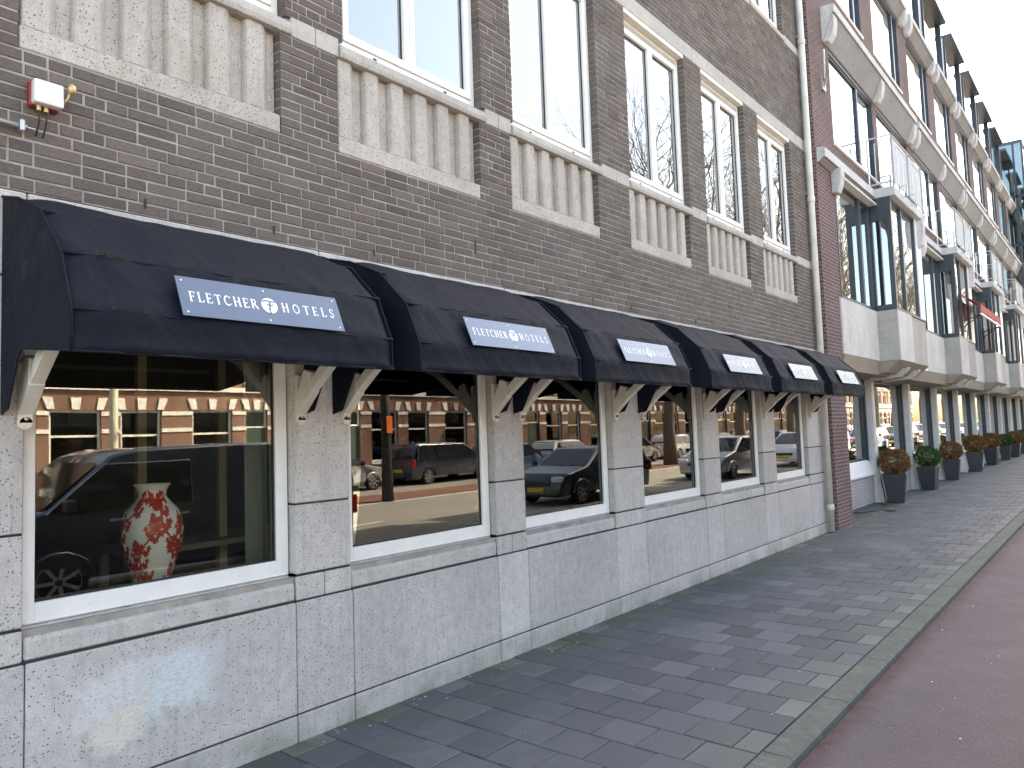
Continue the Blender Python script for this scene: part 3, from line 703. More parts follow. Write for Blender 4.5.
ms = MB(); rr = random.Random(3)     # moss lying on the first awning's folds
for k in range(130):
    if rr.random() < .5: y = 1.08+.12+abs(rr.gauss(0, .07)); x, z = .722, 2.545
    else: y = 1.08+.14+abs(rr.gauss(0, .10)); x, z = .826, 2.310
    x += rr.uniform(-.012,.008); s = rr.uniform(.0015,.004); z += rr.uniform(-.005,.001)
    ms.face([(x-s,y-s,z),(x+s,y-s,z+rr.uniform(-s,s)),(x+s,y+s,z+s),(x-s,y+s,z)], 0, rr.random())
tag(ms.build('moss', m_leaf('yellow_green_moss', (.05,.06,.02), (.18,.19,.06))), 'thin moss growing on the folds of the largest awning', 'moss', kind='stuff')

# ------------------------------------------------------------------ drainpipe, alarm box, conduit
dp = thing('drainpipe', (.075,12.50,0), 'tall cream drainpipe where the brown hotel meets the purple brick block', 'drainpipe')
b = MB(); b.tube([(.075,12.50,.02),(.075,12.50,10.6)], .052, 16); b.build('pipe', M['pipe'], dp, smooth=True)
for zz in (.35, 2.5, 5.4, 8.1):
    b = MB(); b.lathe([(.054,0),(.062,.01),(.062,.09),(.054,.10)], (.075,12.50,zz), 16); b.build('socket', M['pipe'], dp, smooth=True)
    b = MB(); b.box(.0, .03, 12.44, 12.56, zz+.14, zz+.17); b.build('clamp', M['steel'], dp)
al = thing('alarm_box', (0,1.24,3.37), 'small white alarm box with red base above the largest awning', 'alarm box')
b = MB(); b.box(.0, .035, 1.175, 1.30, 3.372, 3.492); b.build('base', M['redbox'], al, bevel=.004)
b = MB(); b.box(.036, .085, 1.18, 1.305, 3.378, 3.49); b.build('cover', M['white'], al, bevel=.008, seg=3)
b = MB()
for y in (1.21, 1.24): b.tube([(.045,y,3.377),(.045,y,3.352)], .011, 10)
b.build('cable_gland', M['brass'], al)
b = MB()
for y in (1.21, 1.24): b.tube([(.045,y,3.352),(.045,y+.004,3.31),(.02,y+.002,3.26),(.004,y,3.24)], .004, 6)
b.build('cable', M['cable'], al)
b = MB(); b.tube([(.06,1.306,3.40),(.07,1.325,3.44),(.085,1.335,3.48)], .006, 8); b.lathe([(.004,0),(.016,.012),(.02,.03),(.017,.045),(.004,.055)], (.086,1.337,3.455), 14); b.build('lamp_stub', M['brass'], al, smooth=True)
cd = thing('conduit_pipe', (0.03,1.0,3.26), 'short steel conduit with a clamp entering at the left edge', 'pipe')
b = MB(); b.tube([(.03,-.6,3.262),(.03,1.165,3.262)], .013, 12); b.tube([(.03,1.165,3.262),(.03,1.20,3.262)], .006, 8); b.build('tube', M['steel'], cd, smooth=True)
b = MB(); b.box(.0, .05, 1.135, 1.155, 3.235, 3.29); b.build('clamp', M['steel'], cd, bevel=.004)

# ------------------------------------------------------------------ the modern building
mod = thing('apartment_building', (0,13.7,0), 'long purple brick block with projecting bays, concrete ledges and balconies', 'building')
XB = .10; NM = 5; M0 = 13.72; PER = 7.0; ROOF = 12.35; YEND = M0+PER*NM
holes2 = []
for k in range(NM):
    m = M0+PER*k
    holes2 += [(m+.22, m+3.22, 6.82, 8.56), (m+3.52, m+6.45, 6.82, 8.56), (m+.22, m+2.75, 9.82, 11.7), (m+3.72, m+6.25, 9.82, 11.7), (m+.05, m+5.0, 3.96, 6.15)]
w = MB(); w.sheet(XB, 1, 12.785, YEND+.4, 2.95, ROOF, holes2, .32); fixn(w.build('wall', M['brick2'], mod))
b = MB(); b.box(-.6, XB-.001, 12.785, 13.62, -.05, 2.949); b.build('corner_pier', M['brick2'], mod)
b = MB(); b.box(-9, -.6, 12.785, 13.0, -.05, ROOF); b.box(-9, -8.8, 13.001, YEND, -.05, ROOF); b.box(-9, XB-.01, YEND+.401, YEND+.7, -.05, ROOF)
b.box(-9, XB+.02, 12.785, YEND+.4, ROOF+.001, ROOF+.12)
for zz in (2.75, 6.3, 9.3): b.box(-8.7, XB-.33, 13.01, YEND+.4, zz, zz+.15)
b.box(-8.7,-4.0, 13.01, YEND+.3, .05, ROOF-.1)
b.build('shell', M['room'], mod)
FR = M['dframe']
def fwin(y0, y1, z0, z1, x, muls=(), name='window', parent=mod, fw=.07, mat='glassm', sash=None, reveal=None):
    w = MB(); frame_rect(w, x-.05, x+.03, y0, y1, z0, z1, fw, fw, fw*.8, fw)
    for mm in muls: w.box(x-.048, x+.034, mm-.05, mm+.05, z0+fw*.8, z1-fw)
    if reveal: # dark sheet lining of soffit and right jamb
        w.box(x+.031, reveal, y0+.002, y1-.002, z1-.03, z1-.002); w.box(x+.031, reveal, y1-.03, y1-.002, z0+.002, z1-.031)
    o = w.build(name, FR, parent)
    g = MB(); g.box(x-.012, x-.004, y0+fw-.005, y1-fw+.005, z0+fw*.8-.005, z1-fw+.005); g.build('pane', M[mat], o)
    return o
for k in range(NM):
    m = M0+PER*k; far = k > 2
    # ledges F1 (flat part) + bay slab
    def ledge(y0, y1, zt, xo, th, undz, name='ledge'):
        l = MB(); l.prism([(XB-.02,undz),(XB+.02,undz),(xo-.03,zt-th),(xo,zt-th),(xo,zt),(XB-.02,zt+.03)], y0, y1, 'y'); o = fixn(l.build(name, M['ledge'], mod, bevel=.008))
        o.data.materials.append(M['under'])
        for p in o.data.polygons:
            if p.normal.z < -.3: p.material_index = 1  # downward faces get the painted-shade colour
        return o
    ledge(m-.85 if k == 0 else m-.05, m+2.33, 6.42, .24, .17, 6.18)
    l = MB(); l.box(XB-.02, .60, m+2.335, m+5.25, 6.24, 6.43); l.build('balcony_floor', M['ledge'], mod, bevel=.01)
    ledge(m-.12, m+6.62, 9.22, .34, .16, 8.60)
    ledge(m+.0, m+3.1, 12.10, .30, .15, 11.74); ledge(m+3.5, m+6.6, 12.10, .30, .15, 11.74)
    # corbels
    def corbel(y, zt, xo=.30, h=.45):
        c = MB(); c.prism([(XB+.001,zt),(XB+.001,zt-h),(XB+.10,zt-h),(xo-.01,zt-h*.72),(xo+.02,zt-h*.35),(xo+.02,zt)], y-.11, y+.11, 'y'); fixn(c.build('corbel', M['ledge'], mod, bevel=.01))
    for y in (m+.0, m+3.37, m+6.5): corbel(y, 9.03)
    for y in (m+.1, m+3.0, m+3.6, m+6.5): corbel(y, 11.95, .28, .35)
    corbel(m-.02, 6.24, .26, .42); corbel(m+4.9, 6.24, .60, .8)
    # F1 flat window and panel
    fwin(m+.05, m+2.32, 3.96, 6.13, XB-.02, (m+1.6,), mat='glassm')
    l = MB(); l.box(XB-.02, .26, m-.0, m+2.32, 6.09, 6.13); l.build('blind_box', M['gpost'], mod)
    p = MB(); p.box(XB-.1, XB+.035, m-.08, m+2.33, 2.95, 3.955); p.build('facade_panel', M['panel'], mod, bevel=.01)
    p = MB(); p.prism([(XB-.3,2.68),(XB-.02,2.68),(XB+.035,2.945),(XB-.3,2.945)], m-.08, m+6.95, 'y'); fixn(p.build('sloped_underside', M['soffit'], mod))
    # bay
    ya, yb = m+2.34, m+5.12; xo = .50
    p = MB(); p.box(XB+.0, xo-.002, ya, ya+.06, 2.95, 3.955); p.build('bay_cheek', M['rough'], mod)
    p = MB(); p.box(xo-.06, xo, ya+.062, ya+1.27, 2.95, 3.955); p.build('facade_panel', M['panel'], mod, bevel=.008)
    p = MB(); p.box(xo-.09, xo-.03, ya+1.29, yb, 2.95, 3.955); p.box(XB, xo-.031, yb-.06, yb-.001, 2.95, 3.955); p.build('facade_panel', M['rough'], mod, bevel=.008)
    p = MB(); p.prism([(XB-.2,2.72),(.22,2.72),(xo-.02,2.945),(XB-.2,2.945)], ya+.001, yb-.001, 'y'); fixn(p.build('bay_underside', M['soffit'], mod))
    for yy in (ya+.9, ya+1.9):
        p = MB(); p.prism([(-.30,2.60),(.30,2.66),(.46,2.80),(.46,2.85),(-.30,2.70)], yy-.04, yy+.04, 'y'); fixn(p.build('beam_end', M['panel'], mod))
    b = MB(); b.box(XB-.3, xo-.01, ya+.01, yb-.01, 3.957, 3.985); b.build('bay_sill', FR, mod)
    # bay cheek window (faces -Y)
    w = MB()
    for x0, x1 in ((XB-.02, XB+.045), (xo-.09, xo)): w.box(x0, x1, ya, ya+.09, 3.986, 6.235)
    w.box(XB+.046, xo-.091, ya, ya+.09, 3.986, 4.07); w.box(XB+.046, xo-.091, ya, ya+.09, 5.78, 6.235)
    o = w.build('bay_cheek_window', FR, mod); g = MB(); g.box(XB+.04, xo-.085, ya+.04, ya+.048, 4.06, 5.79); g.build('pane', M['glassm'], o)
    fwin(ya+.10, yb-.5, 3.987, 6.235, xo-.06, (ya+1.05,), fw=.045)
    p = MB(); p.box(xo-.12, xo-.012, yb-.495, yb, 3.987, 6.235); p.box(XB, xo-.121, yb-.06, yb, 3.987, 6.235); p.build('white_panel', M['wpanel'], mod)
    p = MB(); p.box(XB-.05, XB+.03, yb+.01, m+6.93, 2.95, 6.2); p.build('white_panel', M['wpanel'], mod)
    b = MB(); b.tube([(XB+.09, m+5.6, 2.95),(XB+.09, m+5.6, 6.2)], .035, 10); b.build('downpipe', M['rail'], mod, smooth=True)
    # F2 windows
    fwin(m+.225, m+3.215, 6.825, 8.555, XB-.055, (m+2.1, ), reveal=XB-.005); fwin(m+3.525, m+6.445, 6.825, 8.555, XB-.055, (), reveal=XB-.005)
    l = MB(); l.box(XB-.07, XB+.035, m+.20, m+6.47, 6.775, 6.822); l.build('window_sill', M['wpanel'], mod)
    # F3 windows
    for q in (.22, 3.72):
        fwin(m+q+.005, m+q+2.525, 9.825, 11.695, XB-.055, (m+q+2.1,), reveal=XB-.005)
        l = MB(); l.box(XB-.07, XB+.03, m+q-.03, m+q+2.56, 9.785, 9.822); l.build('window_sill', M['wpanel'], mod)
    # F4 projecting dark roof frames
    for q in (.15, 3.65):
        y0, y1 = m+q, m+q+2.55
        w = MB(); w.box(-.9, XB+.12, y0, y1, 14.44, 14.54); w.box(-.10, .05, y1-.08, y1, ROOF+.125, 14.439); w.box(-.06,.0, y0, y0+.05, ROOF+.125, 14.439)
        o = w.build('roof_window', FR, mod)
        g = MB(); g.box(-.04, -.03, y0+.061, y1-.081, ROOF+.13, 14.438); q_ = MB(); q_.box(-.9, -.061, y0+.01, y0+.03, ROOF+.13, 14.438); q_.build('cheek_glare_panel', M['wpanel'], o); g.build('pane', M['glassm'], o)  # white cheek sheet imitates bright sky reflected in the side glass
        c = MB(); c.box(-.24,-.23, y0+.1, y1-.2, ROOF+.13, 14.4); c.build('blind', M['frost'], o)
    b = MB(); b.box(-6,-.95, m, m+PER-.01, ROOF+.125, 14.40); b.build('roof_storey', M['gpost'], mod)
    # balcony
    bl = MB(); z0, z1 = 6.44, 7.50; xf = .58; Y1, Y2 = m+2.42, m+5.15
    def rail(a, b_, r=.016): bl.tube([a, b_], r, 6)
    def panelframe(p, q):
        rail((p[0],p[1],z0+.1),(q[0],q[1],z0+.1)); rail((p[0],p[1],z1),(q[0],q[1],z1)); rail((p[0],p[1],z0),(p[0],p[1],z1),.02); rail((q[0],q[1],z0),(q[0],q[1],z1),.02)
        rail((p[0]*.7+q[0]*.3,p[1]*.7+q[1]*.3,z0+.1),(p[0]*.7+q[0]*.3,p[1]*.7+q[1]*.3,z1-.12),.010); rail((p[0]*.35+q[0]*.65,p[1]*.35+q[1]*.65,z0+.1),(p[0]*.35+q[0]*.65,p[1]*.35+q[1]*.65,z1-.3),.010)
        rail((p[0]*.7+q[0]*.3,p[1]*.7+q[1]*.3,z1-.12),(q[0],q[1],z1-.12),.010)
    panelframe((XB+.03,Y1),(xf,Y1)); panelframe((xf,Y1),(xf,(Y1+Y2)/2)); panelframe((xf,(Y1+Y2)/2),(xf,Y2)); panelframe((xf,Y2),(XB+.03,Y2))
    for yy in (Y1+.5, Y1+1.3, Y2-.2):
        bl.tube([(xf,yy,z0+.1),(xf+.13,yy,z0+.1),(xf+.13,yy,z0-.12),(xf+.02,yy,z0-.12)], .014, 6)
    bo = bl.build('balcony_railing', M['rail'], mod)
    fg = MB(); fg.box(xf-.012, xf-.006, Y1+.04, Y2-.04, z0+.13, z1-.04); fg.build('frosted_panel', M['frost'], bo)
for k in range(NM):
    m = M0+PER*k
    for q, dy in ((0, .0), (1, 3.5)):
        y = m+3.78+dy
        # ground-floor post with flared foot
        p = MB(); p.prism([(-.72,-.02),(-.42,-.02),(-.42,2.679),(-.72,2.679)], y, y+.20, 'y')
        p.prism([(-.71,-.02),(-.30,-.02),(-.419,.85),(-.71,.9)], y+.04, y+.17, 'y'); 
        fixn(p.build('post', M['gpost'], mod, bevel=.008))
        d = MB(); d.box(-.68, -.56, y-.07, y-.001, .9, 2.679); d.build('post_trim', FR, mod)
    a = 13.63 if k == 0 else m+.48
    for y0, y1 in ((a, m+3.78), (m+3.98, m+7.28)):
        p = MB(); p.box(-.74, -.50, y0+.001, y1-.001, -.05, .60); p.build('low_wall', M['brick2w'], mod)
        p = MB(); p.prism([(-.74,.602),(-.45,.602),(-.45,.64),(-.585,.92),(-.74,.92)], y0+.001, y1-.001, 'y'); fixn(p.build('sloping_sill', M['wpanel'], mod))
        fwin(y0+.002, y1-.102, .925, 2.675, -.62, (), fw=.04)
# ground-floor ceiling of recess
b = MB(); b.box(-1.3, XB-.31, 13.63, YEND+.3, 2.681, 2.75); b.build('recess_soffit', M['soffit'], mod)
# greenish curtains behind first-floor windows
for k in range(NM):
    m = M0+PER*k
    c = curtain(m+.55, m+2.3, -.10, 4.0, 6.1, 'x', n=14, amp=.03, mat='gcurtain', seed=k+20, group='pale green curtains in the projecting storey')
    c['label'] = 'pale green curtain in the flat window left of projecting bay %s' % ['nearest the drainpipe', 'second from the drainpipe', 'third from the drainpipe', 'fourth from the drainpipe', 'at the far end'][k]
for k in range(NM):
    ya = M0+PER*k+2.34; c = MB(); P_ = [(.14+.30*i/40, ya+.20+.02*math.sin(i*1.9)) for i in range(41)]
    for (xa, y_a), (xb, y_b) in zip(P_, P_[1:]): c.face([(xa,y_a,4.0),(xb,y_b,4.0),(xb,y_b,6.1),(xa,y_a,6.1)])
    tag(c.build('curtain', M['gcurtain'], smooth=True), 'narrow pale curtain in the side pane of the bay ' + ['nearest the drainpipe', 'second from the drainpipe', 'third from the drainpipe', 'fourth from the drainpipe', 'at the far end'][k], 'curtain', 'curtains in the side panes of the bays')
# flagpole stub
fp = thing('flagpole_holder', (XB,13.4,7.8), 'slanted metal flagpole stub on the purple brick corner', 'flagpole')
b = MB(); b.tube([(.13,13.45,7.76),(.30,12.95,8.12)], .02, 8); b.build('pole', M['rail'], fp, smooth=True)
b = MB(); b.box(XB+.001, XB+.04, 13.35, 13.52, 7.62, 7.86); b.tube([(.12,13.44,7.66),(.20,13.36,7.80)], .02, 8); b.build('bracket', M['steel'], fp)
# red folding awning in the third bay
ra = thing('sun_awning', (.5,24.7,4.6), 'small red sun awning with black frame stretched out from a first floor bay', 'awning')
y0, y1 = 23.7, 27.6
b = MB(); b.prism([(.52,5.15),(.54,5.17),(.96,4.86),(.96,4.66),(.945,4.66),(.945,4.845)], y0, y1, 'y'); fixn(b.build('canvas', M['redcloth'], ra))
b = MB(); b.box(.93, .97, y0-.02, y1+.02, 4.57, 4.615); b.build('front_bar', M['wpanel'], ra)
for y in (y0+.1, y1-.1):
    b = MB(); b.tube([(.51,y,4.45),(.94,y,4.58)], .018, 6); b.tube([(.51,y,4.30),(.94,y,4.57)], .014, 6); b.build('arm', M['blackp'], ra)
# turquoise glazed stair tower at the far end
tw = thing('glass_tower', (.1,44.2,0), 'turquoise glazed tower with dark frames rising at the far end of the block', 'tower')
b = MB(); b.box(-3, .75, 43.6, 51.5, 12.5, 12.62)
for y in (43.6, 45.5, 47.4, 49.4, 51.4): b.box(.66, .75, y, y+.09, 8.0, 15.2)
b.box(-3, .75, 43.6, 51.5, 15.201, 15.35); b.box(.66,.75, 43.6, 51.5, 7.85, 7.999); b.box(.30,.39, 43.6, 43.69, 8.0, 15.2); b.box(.112, .75, 43.6, 43.68, 10.1, 10.2); b.build('frame', FR, tw)
b = MB(); b.box(.69, .71, 43.69, 51.4, 8.0, 15.2); b.box(.112, .69, 43.63, 43.65, 8.0, 12.49); b.box(-2.9,.69, 43.63, 43.65, 12.63, 15.2); b.build('pane', M['tint'], tw)
b = MB(); b.box(-3, .5, 44.2, 51.3, 12.63, 15.19); b.box(.112, .5, 44.2, 51.3, 8.0, 12.49); b.build('inner_wall', M['frost'], tw)

# ------------------------------------------------------------------ planters
def planter(kind, seed):
    rr = random.Random(seed)
    t = thing('planter', (0,0,0), 'x', 'planter', 'tall dark planters with clipped ball shrubs along the facade')
    b = MB(); h = .60; b0, b1 = .155, .225
    V = [(-b0,-b0,.0),(b0,-b0,0),(b0,b0,0),(-b0,b0,0),(-b1,-b1,h),(b1,-b1,h),(b1,b1,h),(-b1,b1,h),(-b1+.03,-b1+.03,h),(b1-.03,-b1+.03,h),(b1-.03,b1-.03,h),(-b1+.03,b1-.03,h),(-b1+.04,-b1+.04,h-.06),(b1-.04,-b1+.04,h-.06),(b1-.04,b1-.04,h-.06),(-b1+.04,b1-.04,h-.06)]
    b.raw(V, [(0,3,2,1),(0,1,5,4),(1,2,6,5),(2,3,7,6),(3,0,4,7),(4,5,9,8),(5,6,10,9),(6,7,11,10),(7,4,8,11),(8,9,13,12),(9,10,14,13),(10,11,15,14),(11,8,12,15)]); b.build('pot', M['pot'], t, bevel=.006)
    b = MB(); b.face([(-.18,-.18,h-.05),(.18,-.18,h-.05),(.18,.18,h-.05),(-.18,.18,h-.05)]); b.build('soil', M['soil'], t)
    c = MB(); C0 = Vector((0,0,h+.24)); rad = .30
    for i in range(9000):
        d = Vector((rr.gauss(0,1), rr.gauss(0,1), rr.gauss(0,1))).normalized()
        k = rad*(1+.15*mnoise.noise(d*3.3+Vector((seed,0,0))))*(rr.uniform(.84,1.04) if rr.random() < .7 else rr.uniform(.55,.84)); p = C0+Vector((d.x, d.y, d.z*.90))*k
        s = rr.uniform(.010,.021); a = d.cross(Vector((rr.gauss(0,1), rr.gauss(0,1), rr.gauss(0,1)))).normalized(); e = (d*rr.uniform(.3,1)+a.cross(d)*rr.uniform(-.8,.8)).normalized()
        c.face([p-a*s*.5, p+e*s*1.4-a*s*.1, p+e*s*1.9, p+a*s*.5], 0, rr.random())
    N = 14
    for i in range(N):   # inner woody mass
        a = 2*PI*i/N; c.tube([(0,0,h-.05),(math.cos(a)*.09, math.sin(a)*.09, h+.15),(math.cos(a)*.17, math.sin(a)*.17, h+.32)], [.012,.008,.004], 4, 0, .1)
    c.build('foliage', M[kind], t); return t
pb, pg = planter('brown', 1), planter('green', 2)
PL = [('b',-.10,17.62,'nearest brown-leaved ball shrub in a tall dark planter'),('g',-.10,21.05,'first green ball shrub in a tall dark planter, second from the drainpipe'),('b',-.16,24.6,'brown ball shrub in a dark planter just behind the first green one'),
 ('b',-.14,28.6,'orange-brown ball shrub in a planter fourth along the facade'),('b',-.15,32.6,'brown ball shrub in a planter fifth along the facade'),('g',-.10,36.0,'green ball shrub in a planter sixth along the facade'),('b',-.06,38.8,'brown ball shrub in a planter seventh along the facade'),('g',-.06,42.6,'green ball shrub in a planter at the right edge of the picture')]
ub = ug = False
for k, (c, x, y, lab) in enumerate(PL):
    if c == 'b': o = pb if not ub else copy_tree(pb); ub = True
    else: o = pg if not ug else copy_tree(pg); ug = True
    o.location = (x, y, .004); o.rotation_euler.z = math.radians([8, -3, 5, 12, -6, 4, 0, 5][k]); s = [1.03,.95,1.0,1.07,1.02,.93,1.03,.97][k]; o.scale = (s,s*[1,1.03,.96,1.04,1,.98,1.02,1][k],s*[.99,1.02,.98,1,1.03,1.02,.97,1.03][k]); o['label'] = lab
cb = MB(); cb.tube([(-.45,15.1,.012),(-.2,15.4,.012),(.02,16.1,.012),(-.12,16.9,.012),(-.3,17.1,.012)], .012, 6); tag(cb.build('cable', M['cable'], smooth=True), 'thin black cable lying on the tiles before the first planter', 'cable')
rp = MB(); rp.lathe([(.10,0),(.10,.012),(.085,.016)], (.16,15.9,.006), 20); tag(rp.build('drain_cover', M['cable']), 'round black cover lying on the tiles near the first planter', 'drain cover')

# ------------------------------------------------------------------ cars
def car(L, W, H, kind, paint, label, group=None, loc=(0,0,0), heading=1, roofz=None):
    """length along local +Y = front; origin under the middle"""
    t = thing(kind+'_car' if kind != 'van' else 'van', (0,0,0), label, 'van' if kind == 'van' else 'car', group)
    zc = .22; belt = {'van':1.10,'mpv':.98,'hatch':.92,'sedan':.90,'estate':.92}[kind]
    P = {'van':[(-.5,.30),(-.5,1.0),(-.492,1.72),(-.47,.99),(.20,1.0),(.345,.62),(.47,.54),(.497,.40),(.5,.20)],
         'mpv':[(-.5,.28),(-.5,.62),(-.47,.90),(-.43,.985),(-.1,1.0),(.10,.965),(.30,.64),(.44,.54),(.49,.42),(.5,.22)],
         'hatch':[(-.5,.28),(-.5,.60),(-.44,.90),(-.38,.98),(-.08,1.0),(.07,.97),(.25,.66),(.44,.56),(.49,.44),(.5,.22)],
         'estate':[(-.5,.28),(-.5,.60),(-.46,.88),(-.42,.97),(-.1,1.0),(.06,.97),(.24,.66),(.44,.55),(.49,.42),(.5,.22)],
         'sedan':[(-.5,.28),(-.5,.62),(-.40,.68),(-.22,.96),(-.10,1.0),(.05,.97),(.22,.66),(.44,.54),(.49,.42),(.5,.22)]}[kind]
    if kind == 'van': top = [(-.5*L,.30),(-.5*L,1.15),(-.485*L,H*.93),(-.45*L,H*.99),(-.1*L,H),(.16*L,H*.985),(.22*L,H*.94),(.355*L,H*.62),(.44*L,H*.555),(.487*L,H*.46),(.5*L,.32)]
    else: top = [(y*L, z*H) for y, z in P]; top[0] = (-.5*L,.30); top[-1] = (.5*L,.28)
    wr = .31 if kind != 'van' else .33; fa, rear = .5*L-.86, -.5*L+.80
    bot = []
    for cy in (fa, rear):
        for a in range(0, 181, 20):
            an = math.radians(a); bot.append((cy+(wr+.055)*math.cos(an), max(zc, .31+(wr+.055)*math.sin(an))))
    outline = top+[(.5*L-.05, zc)]+bot+[(-.5*L+.05, zc)]
    def hw(z): 
        w = W/2
        if z > belt: w -= (z-belt)*.30 if kind != 'van' else (z-belt)*.14
        if z < .45: w -= (.45-z)*.25
        return w
    ends = lambda y: .10*max(0, (abs(y)/(L/2)-.78)/.22)**2
    n = len(outline); b = MB(); loops = []
    ctr = sum(z for _, z in outline)/n
    for s, (ins, sh) in ((-1,(0,.03)),(-1,(.045,.0)),(1,(.045,.0)),(1,(0,.03))):
        V = []
        for y, z in outline:
            zz = z-sh if z > .6 else z+sh*.2; yy = y*(1-sh/L*1.2)
            V.append((s*(hw(z)-ends(y)*(1)-ins), yy, zz))
        loops.append(V)
    vs = [p for l in loops for p in l]; fs = []
    for k in range(3):
        for i in range(n): fs.append((k*n+i, k*n+(i+1) % n, (k+1)*n+(i+1) % n, (k+1)*n+i))
    b.raw(vs, fs)
    bm = bmesh.new(); vl = [bm.verts.new(p) for p in vs]
    for f in fs: bm.faces.new([vl[i] for i in f])
    for k in (0, 3):
        f = bm.faces.new([vl[k*n+i] for i in range(n)]); 
    bmesh.ops.triangulate(bm, faces=[f for f in bm.faces if len(f.verts) > 4]); bmesh.ops.recalc_face_normals(bm, faces=bm.faces)
    me = bpy.data.meshes.new('body'); bm.to_mesh(me); bm.free(); me.materials.append(paint); body = bpy.data.objects.new('body', me); COL.objects.link(body); body.parent = t
    bv = body.modifiers.new('b', 'BEVEL'); bv.width = .025; bv.segments = 2; bv.angle_limit = math.radians(28); me.polygons.foreach_set('use_smooth', [True]*len(me.polygons))
    # side windows
    def ytop(z, front):  # where the silhouette crosses height z
        best = None
        for (a, za), (c, zc_) in zip(top, top[1:]):
            if (za-z)*(zc_-z) <= 0 and za != zc_:
                y = a+(c-a)*(z-za)/(zc_-za)
                if best is None or (front and y > best) or (not front and y < best): best = y
        return best
    zt = H-.10 if kind != 'van' else H-.22; zb = belt+.02
    yf_b, yf_t = ytop(zb, True)-.12, ytop(zt, True)-.06; yr_b, yr_t = ytop(zb, False)+.22, ytop(zt, False)+.16
    if kind == 'van': yr_b = yr_t = yf_t-1.05; 
    for s in (-1, 1):
        g = MB(); segs = [0, .46, .54, 1] if kind != 'van' else [0, .999]
        cuts = [(0,.30),(.32,.62),(.64,1)] if kind in ('mpv','estate') else ([(0,.46),(.48,1)] if kind != 'van' else [(0,1)])
        for a, c in cuts:
            q = []
            for u, z in ((a,zb),(c,zb),(c,zt),(a,zt)):
                yb_ = yr_b+(yf_b-yr_b)*u; yt_ = yr_t+(yf_t-yr_t)*u; y = yb_ if z == zb else yt_
                q.append((s*(hw(z-.0)+.004), y, z))
            g.face(q if s > 0 else q[::-1])
            q2 = [(p[0]-s*.012, p[1], p[2]) for p in q]; 
        go = g.build('side_window', M['cglass'] if False else M['blackg'], t)
        if kind in ('estate', 'mpv', 'van'):
            tr = MB(); tr.tube([(s*(hw(zb)+.006), yf_b+.02, zb-.01),(s*(hw(zt)+.006), yf_t+.02, zt+.01),(s*(hw(zt)+.006), yr_t, zt+.01),(s*(hw(zb)+.006), yr_b, zb)], .009, 5); tr.build('window_trim', M['chrome'], t)
        mr = MB(); mr.box(s*(W/2+.02), s*(W/2+.19), yf_b-.25, yf_b-.13, belt+.02, belt+.17); mr.build('mirror', M['blackp'], t, bevel=.03, seg=2)
        d = MB()
        for yy in ((yr_b+yf_b)/2+.1, yr_b+.15): d.box(s*(W/2-.0), s*(W/2+.025), yy-.09, yy+.09, belt-.13, belt-.10)
        d.box(s*(W/2-.005), s*(W/2+.006), (yr_b+yf_b)/2-.006, (yr_b+yf_b)/2+.006, .35, belt)
        d.build('door_handle', M['chrome'], t)
    # windscreens
    for front in (True, False):
        z0_, z1_ = zb+.03, zt+.02
        ya_, yb_ = ytop(z0_, front), ytop(z1_, front); sg = 1 if front else -1
        g = MB(); g.face([(-(hw(z0_)-.13), ya_+sg*.012, z0_+.012),(hw(z0_)-.13, ya_+sg*.012, z0_+.012),(hw(z1_)-.12, yb_+sg*.012, z1_+.012),(-(hw(z1_)-.12), yb_+sg*.012, z1_+.012)])
        g.build('windscreen' if front else 'rear_window', M['blackg'], t)
    for s in (-1, 1):
        g = MB(); g.box(s*(W/2-.42), s*(W/2-.08), .5*L-.16, .5*L-.02, .60, .74); g.build('headlight', M['lampg'], t, bevel=.04, seg=2)
        g = MB(); g.box(s*(W/2-.22), s*(W/2-.035), -.5*L-.008, -.5*L+.12, .68, .98); g.build('tail_light', M['tail'], t, bevel=.03, seg=2)
    g = MB(); g.box(-.26, .26, -.5*L-.012, -.5*L-.002, .50, .61); g.box(-.26, .26, .5*L+.0, .5*L+.012, .36, .47); g.build('number_plate', M['plate'], t)
    g = MB(); g.box(-.45, .45, .5*L-.05, .5*L+.006, .50, .60); g.build('grille', M['blackp'], t)
    for s in (-1, 1):
        for cy in (fa, rear):
            w = MB(); x0 = s*(W/2-.22); x1 = s*(W/2-.015)
            w.lathe([(.05,0),(wr-.07,0),(wr-.02,.01*s),(wr,.035*s),(wr,.18*s),(wr-.02,.205*s),(wr-.085,.205*s),(wr-.095,.17*s)], (x0, cy, wr), 28, 0, 'x')
            wo = w.build('wheel', M['tyre'], t, smooth=False)
            r = MB(); r.lathe([(wr-.09,0),(wr-.09,.012*s),(.05,.03*s),(.03,.04*s)], (x0+s*.165, cy, wr), 28, 1, 'x')
            for k in range(7):
                a = 2*PI*k/7; c_, s_ = math.cos(a), math.sin(a); rr1, rr2 = .04, wr-.088; hwid = .022
                X = x0+s*.20
                r.raw([(X, cy+c_*rr1-s_*hwid, wr+s_*rr1+c_*hwid),(X, cy+c_*rr1+s_*hwid, wr+s_*rr1-c_*hwid),(X, cy+c_*rr2+s_*hwid, wr+s_*rr2-c_*hwid),(X, cy+c_*rr2-s_*hwid, wr+s_*rr2+c_*hwid)], [(0,1,2,3)], 0)
            r.lathe([(wr-.085,0),(wr-.075,.01*s),(wr-.098,.012*s)], (x0+s*.19, cy, wr), 28, 0, 'x', caps=False)
            r.build('rim', [M['rim'], M['blackp']], wo)
    t.location = loc; t.rotation_euler.z = 0 if heading > 0 else PI
    return t
tt = NT('tinted_window'); M['blackg'] = tt.bsdf((.012,.016,.018), .04, spec=.8)
